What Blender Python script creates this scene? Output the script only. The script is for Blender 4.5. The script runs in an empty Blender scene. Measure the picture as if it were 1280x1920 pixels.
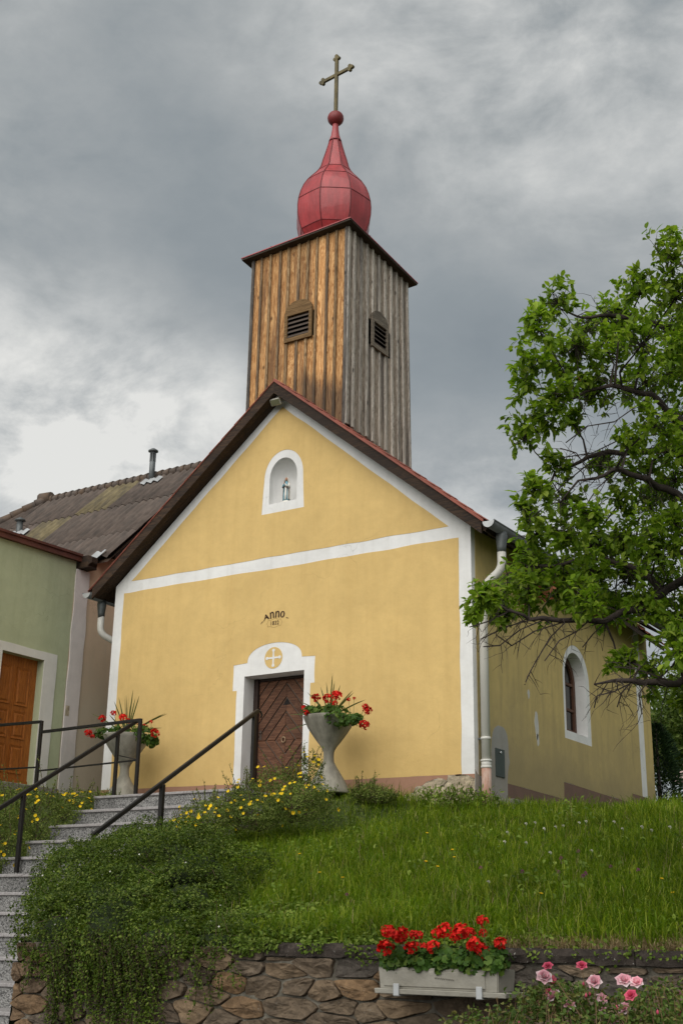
import bpy, bmesh, math, random
import numpy as np
from mathutils import Vector, Matrix, noise as mnoise
random.seed(7); rng = np.random.default_rng(7)
SC = bpy.context.scene; COL = SC.collection

# ------------------------------------------------------------------ camera, sky, sun, exposure
cam_d = bpy.data.cameras.new('camera'); cam = bpy.data.objects.new('camera', cam_d); COL.objects.link(cam)
R_, U_, B_ = (0.841724, 0.539674, 0.015903), (0.159595, -0.276841, 0.94757), (0.515782, -0.795054, -0.319152)
CAM = (10.579, -14.586, -1.942)
cam.matrix_world = Matrix(((R_[0], U_[0], B_[0], CAM[0]), (R_[1], U_[1], B_[1], CAM[1]), (R_[2], U_[2], B_[2], CAM[2]), (0, 0, 0, 1)))
cam_d.sensor_fit = 'VERTICAL'; cam_d.sensor_height = 36; cam_d.lens = 44.232
cam_d.clip_start = 0.1; cam_d.clip_end = 2000
SC.camera = cam
SC.view_settings.view_transform = 'Standard'; SC.view_settings.look = 'None'
SC.view_settings.exposure = 1.12; SC.view_settings.gamma = 1; SC.view_settings.use_curve_mapping = False
SC.cycles.use_denoising = True
SC.cycles.max_bounces = 6; SC.cycles.transparent_max_bounces = 4

# thinner and thicker parts of the overcast: direction, sharpness, amount
SKYBLOBS = (((-0.642, 0.667, 0.378), 160, 0.22), ((-0.593, 0.703, 0.394), 500, 0.14), ((-0.686, 0.618, 0.383), 300, 0.08), ((-0.694, 0.645, 0.319), 150, 0.12), ((-0.642, 0.689, 0.336), 200, 0.08), ((-0.404, 0.846, 0.346), 500, 0.17), ((-0.43, 0.84, 0.331), 300, 0.12), ((-0.379, 0.869, 0.318), 200, 0.15), ((-0.242, 0.749, 0.617), 60, 0.05), ((-0.337, 0.696, 0.634), 120, 0.05), ((-0.275, 0.792, 0.544), 100, 0.05), ((-0.4, 0.649, 0.647), 60, 0.06), ((-0.635, 0.548, 0.544), 120, 0.07), ((-0.561, 0.646, 0.517), 120, -0.07), ((-0.615, 0.647, 0.45), 150, -0.08), ((-0.562, 0.7, 0.441), 300, -0.08), ((-0.394, 0.802, 0.45), 90, -0.13), ((-0.407, 0.826, 0.39), 300, -0.1), ((-0.371, 0.847, 0.381), 200, -0.08), ((-0.551, 0.611, 0.569), 120, -0.05), ((-0.591, 0.505, 0.629), 100, -0.03), ((-0.357, 0.734, 0.577), 80, 0.03))
SUN_DIR = Vector((0.06, -0.80, 0.70)).normalized()      # towards the sun, behind thick cloud
W = bpy.data.worlds.new('World'); SC.world = W; W.use_nodes = True
nt = W.node_tree; nt.nodes.clear()
def wn(t, **k):
    n = nt.nodes.new(t)
    for a, b in k.items(): setattr(n, a, b)
    return n
def wl(a, b): nt.links.new(a, b)
out = wn('ShaderNodeOutputWorld')
sky = wn('ShaderNodeTexSky', sky_type='NISHITA', sun_disc=False)
sky.sun_elevation = math.asin(SUN_DIR.z); sky.sun_rotation = math.atan2(SUN_DIR.x, SUN_DIR.y)
bg1 = wn('ShaderNodeBackground'); bg1.inputs[1].default_value = 0.06; wl(sky.outputs[0], bg1.inputs[0])
tc = wn('ShaderNodeTexCoord')
sep = wn('ShaderNodeSeparateXYZ'); wl(tc.outputs['Generated'], sep.inputs[0])
def wm(op, a, b=None, clamp=False):
    n = wn('ShaderNodeMath', operation=op, use_clamp=clamp)
    for i, v in enumerate((a, b)):
        if v is None: continue
        if isinstance(v, (int, float)): n.inputs[i].default_value = v
        else: wl(v, n.inputs[i])
    return n.outputs[0]
cmb = wn('ShaderNodeMapping'); wl(tc.outputs['Generated'], cmb.inputs[0]); cmb.inputs['Scale'].default_value = (1.0, 1.0, 1.7)
def wnoise(scale, detail, rough, dist, off):
    m = wn('ShaderNodeMapping'); m.inputs['Location'].default_value = off; wl(cmb.outputs[0], m.inputs[0])
    n = wn('ShaderNodeTexNoise'); wl(m.outputs[0], n.inputs['Vector'])
    n.inputs['Scale'].default_value = scale; n.inputs['Detail'].default_value = detail
    n.inputs['Roughness'].default_value = rough; n.inputs['Distortion'].default_value = dist
    return n.outputs[0]
n1 = wnoise(3.2, 4, 0.5, 0.3, (3.1, 1.7, 0.4))
n2 = wnoise(6.6, 9, 0.60, 0.25, (0.4, 7.3, 2.0))
n3 = wnoise(24.0, 6, 0.6, 0.3, (4.4, 2.3, 1.0))
cov = wm('ADD', wm('ADD', wm('MULTIPLY', n1, 0.40), wm('MULTIPLY', n2, 0.49)), wm('MULTIPLY', n3, 0.11))
def blob(d, sharp, amt, acc):       # a thinner (amt>0) or thicker (amt<0) part of the cloud deck in direction d
    d = Vector(d).normalized()
    dp = wn('ShaderNodeVectorMath', operation='DOT_PRODUCT'); wl(tc.outputs['Generated'], dp.inputs[0]); dp.inputs[1].default_value = d
    e = wm('POWER', wm('MAXIMUM', dp.outputs['Value'], 0.0), sharp)
    e = wm('MULTIPLY', e, wm('MAXIMUM', wm('SUBTRACT', wm('MULTIPLY', n2, 5.0), 1.5), 0.1))
    return wm('ADD', acc, wm('MULTIPLY', e, amt))
for d, s, a in SKYBLOBS:
    cov = blob(d, s, a, cov)
ramp = wn('ShaderNodeValToRGB'); wl(cov, ramp.inputs[0])
els = ramp.color_ramp.elements
els[0].position = 0.26; els[0].color = (0.110, 0.124, 0.132, 1)
els[1].position = 0.86; els[1].color = (0.37, 0.368, 0.352, 1)
for p, c in ((0.40, (0.132, 0.146, 0.152, 1)), (0.52, (0.178, 0.188, 0.189, 1)), (0.66, (0.250, 0.256, 0.252, 1))):
    e = els.new(p); e.color = c
bg2 = wn('ShaderNodeBackground'); bg2.inputs[1].default_value = 1.0; wl(ramp.outputs[0], bg2.inputs[0])
mix = wn('ShaderNodeMixShader'); mix.inputs[0].default_value = 0.93
wl(bg1.outputs[0], mix.inputs[1]); wl(bg2.outputs[0], mix.inputs[2]); wl(mix.outputs[0], out.inputs[0])
sun_d = bpy.data.lights.new('sun', 'SUN'); sun = bpy.data.objects.new('sun', sun_d); COL.objects.link(sun)
sun_d.energy = 1.5; sun_d.angle = math.radians(80); sun_d.color = (1.0, 0.97, 0.92)
sun.rotation_euler = SUN_DIR.to_track_quat('Z', 'Y').to_euler()

# ------------------------------------------------------------------ materials
def new_mat(name):
    m = bpy.data.materials.new(name); m.use_nodes = True
    n = m.node_tree.nodes; n.clear()
    o = n.new('ShaderNodeOutputMaterial'); p = n.new('ShaderNodeBsdfPrincipled')
    m.node_tree.links.new(p.outputs[0], o.inputs[0])
    return m, m.node_tree, p, o
class NB:                                   # tiny node-building helper
    def __init__(s, nt): s.nt = nt
    def n(s, t, **k):
        x = s.nt.nodes.new(t)
        for a, b in k.items(): setattr(x, a, b)
        return x
    def l(s, a, b): s.nt.links.new(a, b)
    def v(s, sock, val):
        if isinstance(val, (int, float, tuple, list)): sock.default_value = val
        else: s.l(val, sock)
    def math(s, op, a, b=0.0, clamp=False):
        x = s.n('ShaderNodeMath', operation=op, use_clamp=clamp); s.v(x.inputs[0], a); s.v(x.inputs[1], b); return x.outputs[0]
    def pos(s): return s.n('ShaderNodeNewGeometry').outputs['Position']
    def objc(s): return s.n('ShaderNodeTexCoord').outputs['Object']
    def mapv(s, vec, scale=(1, 1, 1), loc=(0, 0, 0), rot=(0, 0, 0)):
        x = s.n('ShaderNodeMapping'); s.l(vec, x.inputs[0])
        x.inputs['Scale'].default_value = scale; x.inputs['Location'].default_value = loc; x.inputs['Rotation'].default_value = rot
        return x.outputs[0]
    def noise(s, vec, scale, detail=4, rough=0.55, dist=0.0):
        x = s.n('ShaderNodeTexNoise'); s.l(vec, x.inputs['Vector'])
        x.inputs['Scale'].default_value = scale; x.inputs['Detail'].default_value = detail
        x.inputs['Roughness'].default_value = rough; x.inputs['Distortion'].default_value = dist
        return x.outputs[0]
    def ramp(s, f, stops, interp='LINEAR'):
        x = s.n('ShaderNodeValToRGB'); s.l(f, x.inputs[0]); e = x.color_ramp.elements; x.color_ramp.interpolation = interp
        while len(e) < len(stops): e.new(0.5)
        for i, (p, c) in enumerate(stops):
            e[i].position = p; e[i].color = (c, c, c, 1) if isinstance(c, (int, float)) else (*c, 1)
        return x.outputs[0]
    def mixc(s, f, a, b, blend='MIX'):
        x = s.n('ShaderNodeMix', data_type='RGBA', blend_type=blend)
        s.v(x.inputs[0], f)
        for sk, val in ((x.inputs[6], a), (x.inputs[7], b)):
            if isinstance(val, (tuple, list)): sk.default_value = (*val, 1) if len(val) == 3 else val
            else: s.l(val, sk)
        return x.outputs[2]
    def bump(s, h, strength=0.3, dist=0.01, prev=None):
        x = s.n('ShaderNodeBump'); x.inputs['Strength'].default_value = strength; x.inputs['Distance'].default_value = dist
        s.l(h, x.inputs['Height'])
        if prev is not None: s.l(prev, x.inputs['Normal'])
        return x.outputs[0]

def simple(name, col, rough=0.6, metal=0.0, var=0.15, scale=6.0, bump=0.0, bscale=60.0, coat=0.0, spec=0.4, objrand=0.0, stretch=(1, 1, 1), dirt=None, dirt_amt=0.5, bdist=0.004):
    m, nt, p, o = new_mat(name); b = NB(nt)
    P = b.pos()
    f = b.noise(b.mapv(P, stretch), scale, 5, 0.6)
    lo = tuple(c * (1 - var) for c in col); hi = tuple(min(1, c * (1 + var)) for c in col)
    c = b.ramp(f, [(0.3, lo), (0.7, hi)])
    if dirt:
        g = b.ramp(b.noise(b.mapv(P, stretch, (5, 3, 1)), scale * 0.45, 7, 0.65), [(0.45, 0.0), (0.72, 1.0)])
        c = b.mixc(b.math('MULTIPLY', g, dirt_amt), c, dirt)
    if objrand:
        r = b.n('ShaderNodeObjectInfo').outputs['Random']
        c = b.mixc(1.0, c, b.ramp(r, [(0.0, 1 - objrand), (1.0, 1 + objrand * 0.5)]), 'MULTIPLY')
    b.l(c, p.inputs['Base Color'])
    p.inputs['Roughness'].default_value = rough; p.inputs['Metallic'].default_value = metal
    p.inputs['Specular IOR Level'].default_value = spec; p.inputs['Coat Weight'].default_value = coat
    if bump: b.l(b.bump(b.noise(P, bscale, 4, 0.6), bump, bdist), p.inputs['Normal'])
    return m

def plaster(name, col, grime=(0.3, 0.25, 0.16), grime_amt=0.25, low=None, low_z=(0.0, 1.0), bumpk=0.25, fine=90.0):
    m, nt, p, o = new_mat(name); b = NB(nt); P = b.pos()
    f = b.noise(P, 1.3, 6, 0.6, 0.4); g = b.noise(P, 9, 5, 0.6)
    c = b.ramp(b.math('ADD', b.math('MULTIPLY', f, 0.7), b.math('MULTIPLY', g, 0.3)), [(0.3, tuple(x * 0.86 for x in col)), (0.68, tuple(min(1, x * 1.06) for x in col))])
    st = b.noise(b.mapv(P, (3.0, 3.0, 0.25)), 2.2, 6, 0.62)
    k = b.math('MULTIPLY', b.ramp(st, [(0.48, 0.0), (0.78, 1.0)]), grime_amt)
    c = b.mixc(k, c, grime)
    bl = b.ramp(b.noise(b.mapv(P, (1, 1, 1), (7, 2, 9)), 2.1, 7, 0.68, 0.8), [(0.55, 0.0), (0.75, 1.0)])
    c = b.mixc(b.math('MULTIPLY', bl, grime_amt * 0.7), c, grime)
    if low:
        z = b.n('ShaderNodeSeparateXYZ'); b.l(P, z.inputs[0])
        mr = b.n('ShaderNodeMapRange'); b.l(b.math('ADD', z.outputs[2], b.math('MULTIPLY', b.math('SUBTRACT', f, 0.5), 1.6)), mr.inputs[0])
        mr.inputs[1].default_value = low_z[0]; mr.inputs[2].default_value = low_z[1]; mr.inputs[3].default_value = 1; mr.inputs[4].default_value = 0
        c = b.mixc(mr.outputs[0], c, low)
    # splashed dirt along the base, a few hairline cracks
    zs_ = b.n('ShaderNodeSeparateXYZ'); b.l(P, zs_.inputs[0]); sp = b.n('ShaderNodeMapRange')
    b.l(b.math('ADD', zs_.outputs[2], b.math('MULTIPLY', b.math('SUBTRACT', b.noise(P, 4.0, 6, 0.65), 0.5), 1.1)), sp.inputs[0])
    sp.inputs[1].default_value = 0.1; sp.inputs[2].default_value = 0.75; sp.inputs[3].default_value = 0.45; sp.inputs[4].default_value = 0.0
    c = b.mixc(b.math('MULTIPLY', sp.outputs[0], min(1.0, grime_amt * 2.2)), c, grime)
    dv = b.n('ShaderNodeVectorMath', operation='ADD'); b.l(P, dv.inputs[0]); wv = b.n('ShaderNodeTexNoise'); b.l(P, wv.inputs['Vector']); wv.inputs['Scale'].default_value = 2.5; wv.inputs['Detail'].default_value = 5
    ws = b.n('ShaderNodeVectorMath', operation='SCALE'); b.l(wv.outputs['Color'], ws.inputs[0]); ws.inputs['Scale'].default_value = 0.7; b.l(ws.outputs[0], dv.inputs[1])
    cv = b.n('ShaderNodeTexVoronoi', feature='DISTANCE_TO_EDGE'); b.l(dv.outputs[0], cv.inputs['Vector']); cv.inputs['Scale'].default_value = 0.55
    ck = b.math('MULTIPLY', b.ramp(cv.outputs['Distance'], [(0.0, 1.0), (0.0035, 0.0)]), b.ramp(b.noise(P, 0.8, 3, 0.5), [(0.52, 0.0), (0.64, 0.38)]))
    c = b.mixc(ck, c, tuple(x * 0.55 for x in grime))
    # small dots
    dots = b.ramp(b.noise(P, 38, 2, 0.5), [(0.73, 0.0), (0.77, 0.5)])
    c = b.mixc(b.math('MULTIPLY', dots, 0.35), c, tuple(x * 0.5 for x in grime))
    b.l(c, p.inputs['Base Color']); p.inputs['Roughness'].default_value = 0.92; p.inputs['Specular IOR Level'].default_value = 0.2
    n1 = b.bump(b.noise(P, 3.2, 5, 0.55), 0.35, 0.03)
    b.l(b.bump(b.noise(P, fine, 5, 0.7), bumpk, 0.006, n1), p.inputs['Normal'])
    return m

def wood(name, stops, grain_axis='Z', dark=None, knots=True, scale=1.0, rough=0.75, objrand=0.25, stain=None):
    """boards: grain runs along grain_axis; each object gets its own offset and tone"""
    m, nt, p, o = new_mat(name); b = NB(nt); P = b.pos()
    r = b.n('ShaderNodeObjectInfo').outputs['Random']
    cmb = b.n('ShaderNodeCombineXYZ'); b.l(b.math('MULTIPLY', r, 37.0), cmb.inputs[0]); b.l(b.math('MULTIPLY', r, 91.0), cmb.inputs[1]); b.l(b.math('MULTIPLY', r, 53.0), cmb.inputs[2])
    add = b.n('ShaderNodeVectorMath', operation='ADD'); b.l(P, add.inputs[0]); b.l(cmb.outputs[0], add.inputs[1]); V = add.outputs[0]
    sc = {'Z': (9, 9, 0.55), 'X': (0.55, 9, 9), 'Y': (9, 0.55, 9)}[grain_axis]; sc = tuple(x * scale for x in sc)
    n1 = b.noise(b.mapv(V, sc), 1.6, 6, 0.6, 1.4)
    fine = b.noise(b.mapv(V, tuple(x * 5 for x in sc)), 1.5, 4, 0.6, 0.3)
    rings = b.math('FRACT', b.math('MULTIPLY', n1, 9.0))
    rings = b.math('ABSOLUTE', b.math('SUBTRACT', b.math('MULTIPLY', rings, 2.0), 1.0))
    f = b.math('ADD', b.math('MULTIPLY', rings, 0.45), b.math('ADD', b.math('MULTIPLY', fine, 0.35), b.math('MULTIPLY', n1, 0.25)))
    c = b.ramp(f, stops)
    c = b.mixc(1.0, c, b.ramp(r, [(0.0, 1 - objrand), (0.35, 1.0), (0.7, 1 - objrand * 0.4), (1.0, 1 + objrand * 0.5)]), 'MULTIPLY')
    if knots:
        vo = b.n('ShaderNodeTexVoronoi', feature='F1'); b.l(b.mapv(V, {'Z': (5.5, 5.5, 2.6), 'X': (2.6, 5.5, 5.5), 'Y': (5.5, 2.6, 5.5)}[grain_axis]), vo.inputs['Vector']); vo.inputs['Scale'].default_value = 1.0
        kn = b.ramp(vo.outputs['Distance'], [(0.05, 1.0), (0.14, 0.0)])
        c = b.mixc(b.math('MULTIPLY', kn, 0.85), c, tuple(x * 0.25 for x in stops[0][1]))
    if dark:                                    # weather streaks
        g = b.ramp(b.noise(b.mapv(V, tuple(x * 0.55 for x in sc)), 1.1, 5, 0.6), [(0.50, 0.0), (0.66, 1.0)])
        c = b.mixc(b.math('MULTIPLY', g, 0.75), c, dark)
    if stain:                                   # damp black boards where the cladding nears the roof slope
        s = b.n('ShaderNodeSeparateXYZ'); b.l(P, s.inputs[0])
        h = b.math('SUBTRACT', b.math('ADD', s.outputs[2], b.math('MULTIPLY', s.outputs[0], 0.45)), 6.20)
        h = b.math('ADD', h, b.math('MULTIPLY', b.math('SUBTRACT', b.noise(b.mapv(V, (14, 14, 1.0)), 1.3, 4, 0.6), 0.5), 0.75))
        mr = b.n('ShaderNodeMapRange'); b.l(h, mr.inputs[0])
        mr.inputs[1].default_value = 0.50; mr.inputs[2].default_value = 0.16; mr.inputs[3].default_value = 0; mr.inputs[4].default_value = 1
        xr = b.ramp(b.math('ADD', s.outputs[0], 0.15), [(0.0, 0.0), (0.35, 1.0)])
        c = b.mixc(b.math('MULTIPLY', b.math('MULTIPLY', mr.outputs[0], xr), 0.72), c, stain)
    b.l(c, p.inputs['Base Color']); p.inputs['Roughness'].default_value = rough; p.inputs['Specular IOR Level'].default_value = 0.25
    b.l(b.bump(f, 0.5, 0.004), p.inputs['Normal'])
    return m

def leafmat(name, c0, c1, c2=None, trans=0.3, rough=0.45, tcol=None, patch=2.2, lo=0.62, hi=1.25):
    m, nt, p, o = new_mat(name); b = NB(nt)
    r = b.n('ShaderNodeNewGeometry').outputs['Random Per Island']
    c = b.ramp(r, [(0.0, c0), (0.6, c1), (1.0, c2 or c1)])
    big = b.noise(b.pos(), patch, 5, 0.6)
    c = b.mixc(1.0, c, b.ramp(big, [(0.32, lo), (0.68, hi)]), 'MULTIPLY')
    b.l(c, p.inputs['Base Color']); p.inputs['Roughness'].default_value = rough; p.inputs['Specular IOR Level'].default_value = 0.16
    t = b.n('ShaderNodeBsdfTranslucent'); b.l(b.mixc(1.0, c, tcol or (1.1, 1.25, 0.5), 'MULTIPLY'), t.inputs[0])
    mx = b.n('ShaderNodeMixShader'); mx.inputs[0].default_value = trans
    b.l(p.outputs[0], mx.inputs[1]); b.l(t.outputs[0], mx.inputs[2]); b.l(mx.outputs[0], o.inputs[0])
    return m

def stonemat(name, stops, objrand=True, bumpk=0.7, lichen=0.35):
    m, nt, p, o = new_mat(name); b = NB(nt); P = b.pos()
    r = b.n('ShaderNodeObjectInfo').outputs['Random']
    c = b.ramp(r, stops) if objrand else b.ramp(b.noise(P, 3.0, 4, 0.6), stops)
    f = b.noise(P, 14, 8, 0.68, 0.6)
    c = b.mixc(1.0, c, b.ramp(f, [(0.28, 0.45), (0.72, 1.4)]), 'MULTIPLY')
    f2 = b.noise(b.mapv(P, (1, 1, 2.6)), 5.0, 6, 0.65, 0.8)
    c = b.mixc(b.ramp(f2, [(0.5, 0.0), (0.75, 0.6)]), c, (0.035, 0.028, 0.022))
    sp = b.ramp(b.noise(P, 60, 3, 0.6), [(0.66, 0.0), (0.72, 1.0)])
    c = b.mixc(b.math('MULTIPLY', sp, lichen), c, (0.38, 0.37, 0.33))
    b.l(c, p.inputs['Base Color']); p.inputs['Roughness'].default_value = 0.93; p.inputs['Specular IOR Level'].default_value = 0.2
    n1 = b.bump(b.noise(P, 11, 7, 0.7, 0.5), bumpk, 0.03)
    b.l(b.bump(b.noise(P, 75, 4, 0.6), 0.4, 0.006, n1), p.inputs['Normal'])
    return m

def granite():
    m, nt, p, o = new_mat('granite'); b = NB(nt); P = b.pos()
    v = b.n('ShaderNodeTexVoronoi', feature='F1'); b.l(P, v.inputs['Vector']); v.inputs['Scale'].default_value = 95
    s = b.n('ShaderNodeSeparateColor'); b.l(v.outputs['Color'], s.inputs[0])
    c = b.ramp(s.outputs[0], [(0.0, (0.035, 0.035, 0.035)), (0.3, (0.16, 0.155, 0.15)), (0.62, (0.30, 0.295, 0.285)), (1.0, (0.42, 0.41, 0.395))])
    d = b.ramp(b.noise(P, 3.0, 6, 0.6), [(0.3, 0.45), (0.7, 0.95)])
    c = b.mixc(1.0, c, d, 'MULTIPLY')
    b.l(c, p.inputs['Base Color']); p.inputs['Roughness'].default_value = 0.8
    b.l(b.bump(b.noise(b.mapv(P, (1, 1, 1)), 90, 4, 0.7), 0.5, 0.006), p.inputs['Normal'])
    return m

M = {}
M['white'] = plaster('white_plaster', (0.74, 0.735, 0.72), (0.42, 0.39, 0.33), 0.24, bumpk=0.25)
M['yellow'] = plaster('yellow_plaster', (0.645, 0.452, 0.182), (0.50, 0.33, 0.12), 0.36, bumpk=0.3)
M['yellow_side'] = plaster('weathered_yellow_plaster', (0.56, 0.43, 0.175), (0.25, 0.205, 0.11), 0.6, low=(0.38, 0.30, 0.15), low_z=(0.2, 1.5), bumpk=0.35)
M['grey_patch'] = plaster('grey_render', (0.36, 0.35, 0.325), (0.24, 0.2, 0.15), 0.4)
M['old_white'] = plaster('bare_old_plaster', (0.55, 0.54, 0.50), (0.4, 0.37, 0.3), 0.2)
M['plinth'] = plaster('terracotta_plinth', (0.40, 0.215, 0.145), (0.25, 0.15, 0.1), 0.45)
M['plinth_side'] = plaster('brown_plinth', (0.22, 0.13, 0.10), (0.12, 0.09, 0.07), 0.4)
M['rubble'] = stonemat('bare_rubble', [(0.3, (0.34, 0.27, 0.18)), (0.7, (0.52, 0.44, 0.32))], False, 0.9, 0.2)
M['green'] = plaster('green_roughcast', (0.46, 0.49, 0.315), (0.32, 0.35, 0.21), 0.4, bumpk=1.0, fine=55)
M['house'] = plaster('pinkish_house_plaster', (0.66, 0.46, 0.31), (0.38, 0.31, 0.23), 0.35, low=(0.50, 0.425, 0.32), low_z=(1.4, 4.0))  # greyer lower tone paints in the wall's light gradient, mixed with grime
M['house_white'] = plaster('off_white_house_plaster', (0.68, 0.62, 0.59), (0.48, 0.44, 0.40), 0.3, bumpk=0.4, low=(0.5, 0.47, 0.43), low_z=(0.2, 1.2))
M['trim_white'] = plaster('white_door_surround', (0.70, 0.68, 0.63), (0.5, 0.46, 0.4), 0.25, bumpk=0.5)
M['warm_wood'] = wood('warm_larch_boards', [(0.22, (0.17, 0.066, 0.018)), (0.5, (0.48, 0.225, 0.076)), (0.75, (0.77, 0.47, 0.21))], dark=(0.12, 0.06, 0.03), stain=(0.028, 0.024, 0.022), objrand=0.42)
M['warm_batten'] = wood('weathered_shaded_larch_battens', [(0.25, (0.10, 0.055, 0.024)), (0.5, (0.25, 0.15, 0.07)), (0.75, (0.45, 0.31, 0.17))], dark=(0.06, 0.05, 0.045), stain=(0.028, 0.024, 0.022), objrand=0.6)  # darkened beyond weathering to paint in the shadow lines beside the boards
M['grey_wood'] = wood('silver_grey_boards', [(0.25, (0.09, 0.068, 0.05)), (0.5, (0.32, 0.255, 0.195)), (0.75, (0.56, 0.48, 0.39))], dark=(0.075, 0.068, 0.066), objrand=0.45)  # toned darker than the battens, painting in the shaded gaps under flat light
M['grey_batten'] = wood('silver_grey_battens', [(0.25, (0.22, 0.185, 0.15)), (0.5, (0.50, 0.44, 0.37)), (0.75, (0.74, 0.68, 0.60))], dark=(0.06, 0.056, 0.055), objrand=0.5)
M['corner_board'] = wood('blackened_corner_boards', [(0.25, (0.045, 0.036, 0.030)), (0.5, (0.10, 0.085, 0.072)), (0.75, (0.19, 0.165, 0.14))], dark=(0.03, 0.028, 0.028))
M['louvre_warm'] = wood('brown_louvre_wood', [(0.25, (0.07, 0.038, 0.014)), (0.5, (0.15, 0.085, 0.032)), (0.75, (0.23, 0.14, 0.06))], grain_axis='X', knots=False)
M['louvre_grey'] = wood('grey_louvre_wood', [(0.25, (0.09, 0.072, 0.055)), (0.5, (0.18, 0.145, 0.11)), (0.75, (0.28, 0.235, 0.18))], grain_axis='Y', knots=False)
M['slat'] = simple('dark_slat', (0.075, 0.055, 0.042), 0.8)
M['barge'] = wood('dark_stained_timber', [(0.25, (0.012, 0.008, 0.006)), (0.5, (0.032, 0.019, 0.012)), (0.75, (0.07, 0.04, 0.022))], grain_axis='X', knots=False, dark=(0.02, 0.014, 0.011))
M['door'] = wood('brown_door_planks', [(0.25, (0.055, 0.022, 0.012)), (0.5, (0.11, 0.046, 0.024)), (0.75, (0.18, 0.085, 0.046))], grain_axis='X', knots=False, objrand=0.3, rough=0.6)
M['door_groove'] = simple('door_groove', (0.12, 0.09, 0.07), 0.8)
M['door_frame'] = simple('dark_door_frame', (0.03, 0.016, 0.011), 0.7)
M['house_door'] = wood('orange_brown_door', [(0.25, (0.20, 0.060, 0.011)), (0.5, (0.30, 0.092, 0.016)), (0.75, (0.40, 0.138, 0.026))], knots=False, objrand=0.08, rough=0.42)
M['win_wood'] = simple('brown_window_wood', (0.085, 0.035, 0.018), 0.6)
M['red'] = simple('red_sheet_metal', (0.38, 0.042, 0.045), 0.42, 0.0, 0.25, 3.5, spec=0.5, coat=0.1, objrand=0.16, bump=0.25, bscale=5, bdist=0.03, dirt=(0.20, 0.035, 0.035), dirt_amt=0.75, stretch=(2.5, 2.5, 0.6))
M['red_seam'] = simple('dark_red_seam', (0.13, 0.014, 0.016), 0.5)
M['red_tile'] = simple('red_clay_tile', (0.34, 0.105, 0.072), 0.75, var=0.2, objrand=0.25, bump=0.2, bscale=60, dirt=(0.18, 0.07, 0.05))
M['capwood'] = simple('dark_cap_soffit', (0.040, 0.028, 0.018), 0.8, var=0.3, scale=9)
M['cross'] = simple('old_gilt_cross', (0.125, 0.10, 0.045), 0.5, 0.45, 0.35, 8, dirt=(0.055, 0.05, 0.032), dirt_amt=0.8)
M['zinc'] = simple('zinc_gutter', (0.115, 0.125, 0.125), 0.5, 0.35, 0.25, 4, dirt=(0.05, 0.05, 0.045))
M['zinc_light'] = simple('bright_zinc', (0.42, 0.43, 0.43), 0.45, 0.3)
M['pvc'] = simple('off_white_pipe', (0.60, 0.585, 0.54), 0.5, 0.0, 0.08, 3, dirt=(0.33, 0.29, 0.22), dirt_amt=0.5, stretch=(3, 3, 0.5))
M['pvc_brown'] = simple('painted_pipe_foot', (0.36, 0.20, 0.145), 0.8, var=0.2, dirt=(0.5, 0.44, 0.38), dirt_amt=0.8, scale=12, stretch=(3, 3, 0.7))
M['black_steel'] = simple('black_painted_steel', (0.016, 0.014, 0.013), 0.45, 0.3, 0.3, 12)
M['concrete'] = simple('urn_concrete', (0.26, 0.243, 0.20), 0.9, 0, 0.3, 5, bump=0.5, bscale=60, dirt=(0.085, 0.08, 0.055), dirt_amt=0.7, stretch=(1.6, 1.6, 0.6))
M['concrete_old'] = simple('weathered_concrete', (0.20, 0.185, 0.16), 0.95, 0, 0.35, 6, bump=0.6, bscale=50, dirt=(0.06, 0.055, 0.04), dirt_amt=0.8)
M['eternit'] = simple('fibre_cement', (0.115, 0.090, 0.075), 0.95, 0, 0.3, 5, bump=0.5, bscale=60, dirt=(0.055, 0.05, 0.045), dirt_amt=0.8, objrand=0.12, stretch=(2.5, 0.7, 0.7))
M['eternit_moss'] = simple('mossy_fibre_cement', (0.165, 0.135, 0.075), 0.95, 0, 0.35, 6, bump=0.6, bscale=60, dirt=(0.075, 0.065, 0.05), dirt_amt=1.0, stretch=(2.5, 0.7, 0.7))
M['ridge'] = simple('ridge_tile', (0.105, 0.085, 0.072), 0.95, 0, 0.3, 6, bump=0.5, dirt=(0.17, 0.10, 0.05), dirt_amt=0.7)
M['redbrown'] = simple('red_brown_flashing', (0.125, 0.042, 0.028), 0.5, 0.1, 0.3, 4)
M['elbox'] = simple('grey_green_cabinet', (0.055, 0.068, 0.062), 0.55, 0.2)
M['chrome'] = simple('bright_metal', (0.6, 0.6, 0.6), 0.25, 0.9)
M['glass'] = simple('dark_window_glass', (0.012, 0.012, 0.012), 0.08, spec=0.6)
M['paint_dark'] = simple('dark_brown_paint', (0.050, 0.022, 0.010), 0.8, var=0.3, scale=40)
M['paint_thin'] = simple('thin_brown_paint', (0.22, 0.125, 0.04), 0.8, var=0.3, scale=40)
M['granite'] = granite()
M['granite_edge'] = simple('granite_nosing', (0.30, 0.285, 0.28), 0.7, 0, 0.3, 60, bump=0.3, bscale=90, dirt=(0.14, 0.115, 0.115), dirt_amt=0.6)
M['mortar'] = stonemat('mortar', [(0.3, (0.125, 0.115, 0.09)), (0.7, (0.21, 0.19, 0.155))], False, 0.9, 0.25)
M['stone'] = stonemat('wall_stone', [(0.0, (0.095, 0.072, 0.052)), (0.25, (0.165, 0.122, 0.080)), (0.5, (0.080, 0.070, 0.060)), (0.75, (0.20, 0.140, 0.085)), (1.0, (0.13, 0.112, 0.092))])
M['stone_warm'] = stonemat('warm_quoin_stone', [(0.0, (0.15, 0.095, 0.052)), (0.5, (0.20, 0.125, 0.066)), (1.0, (0.13, 0.092, 0.062))])
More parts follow.
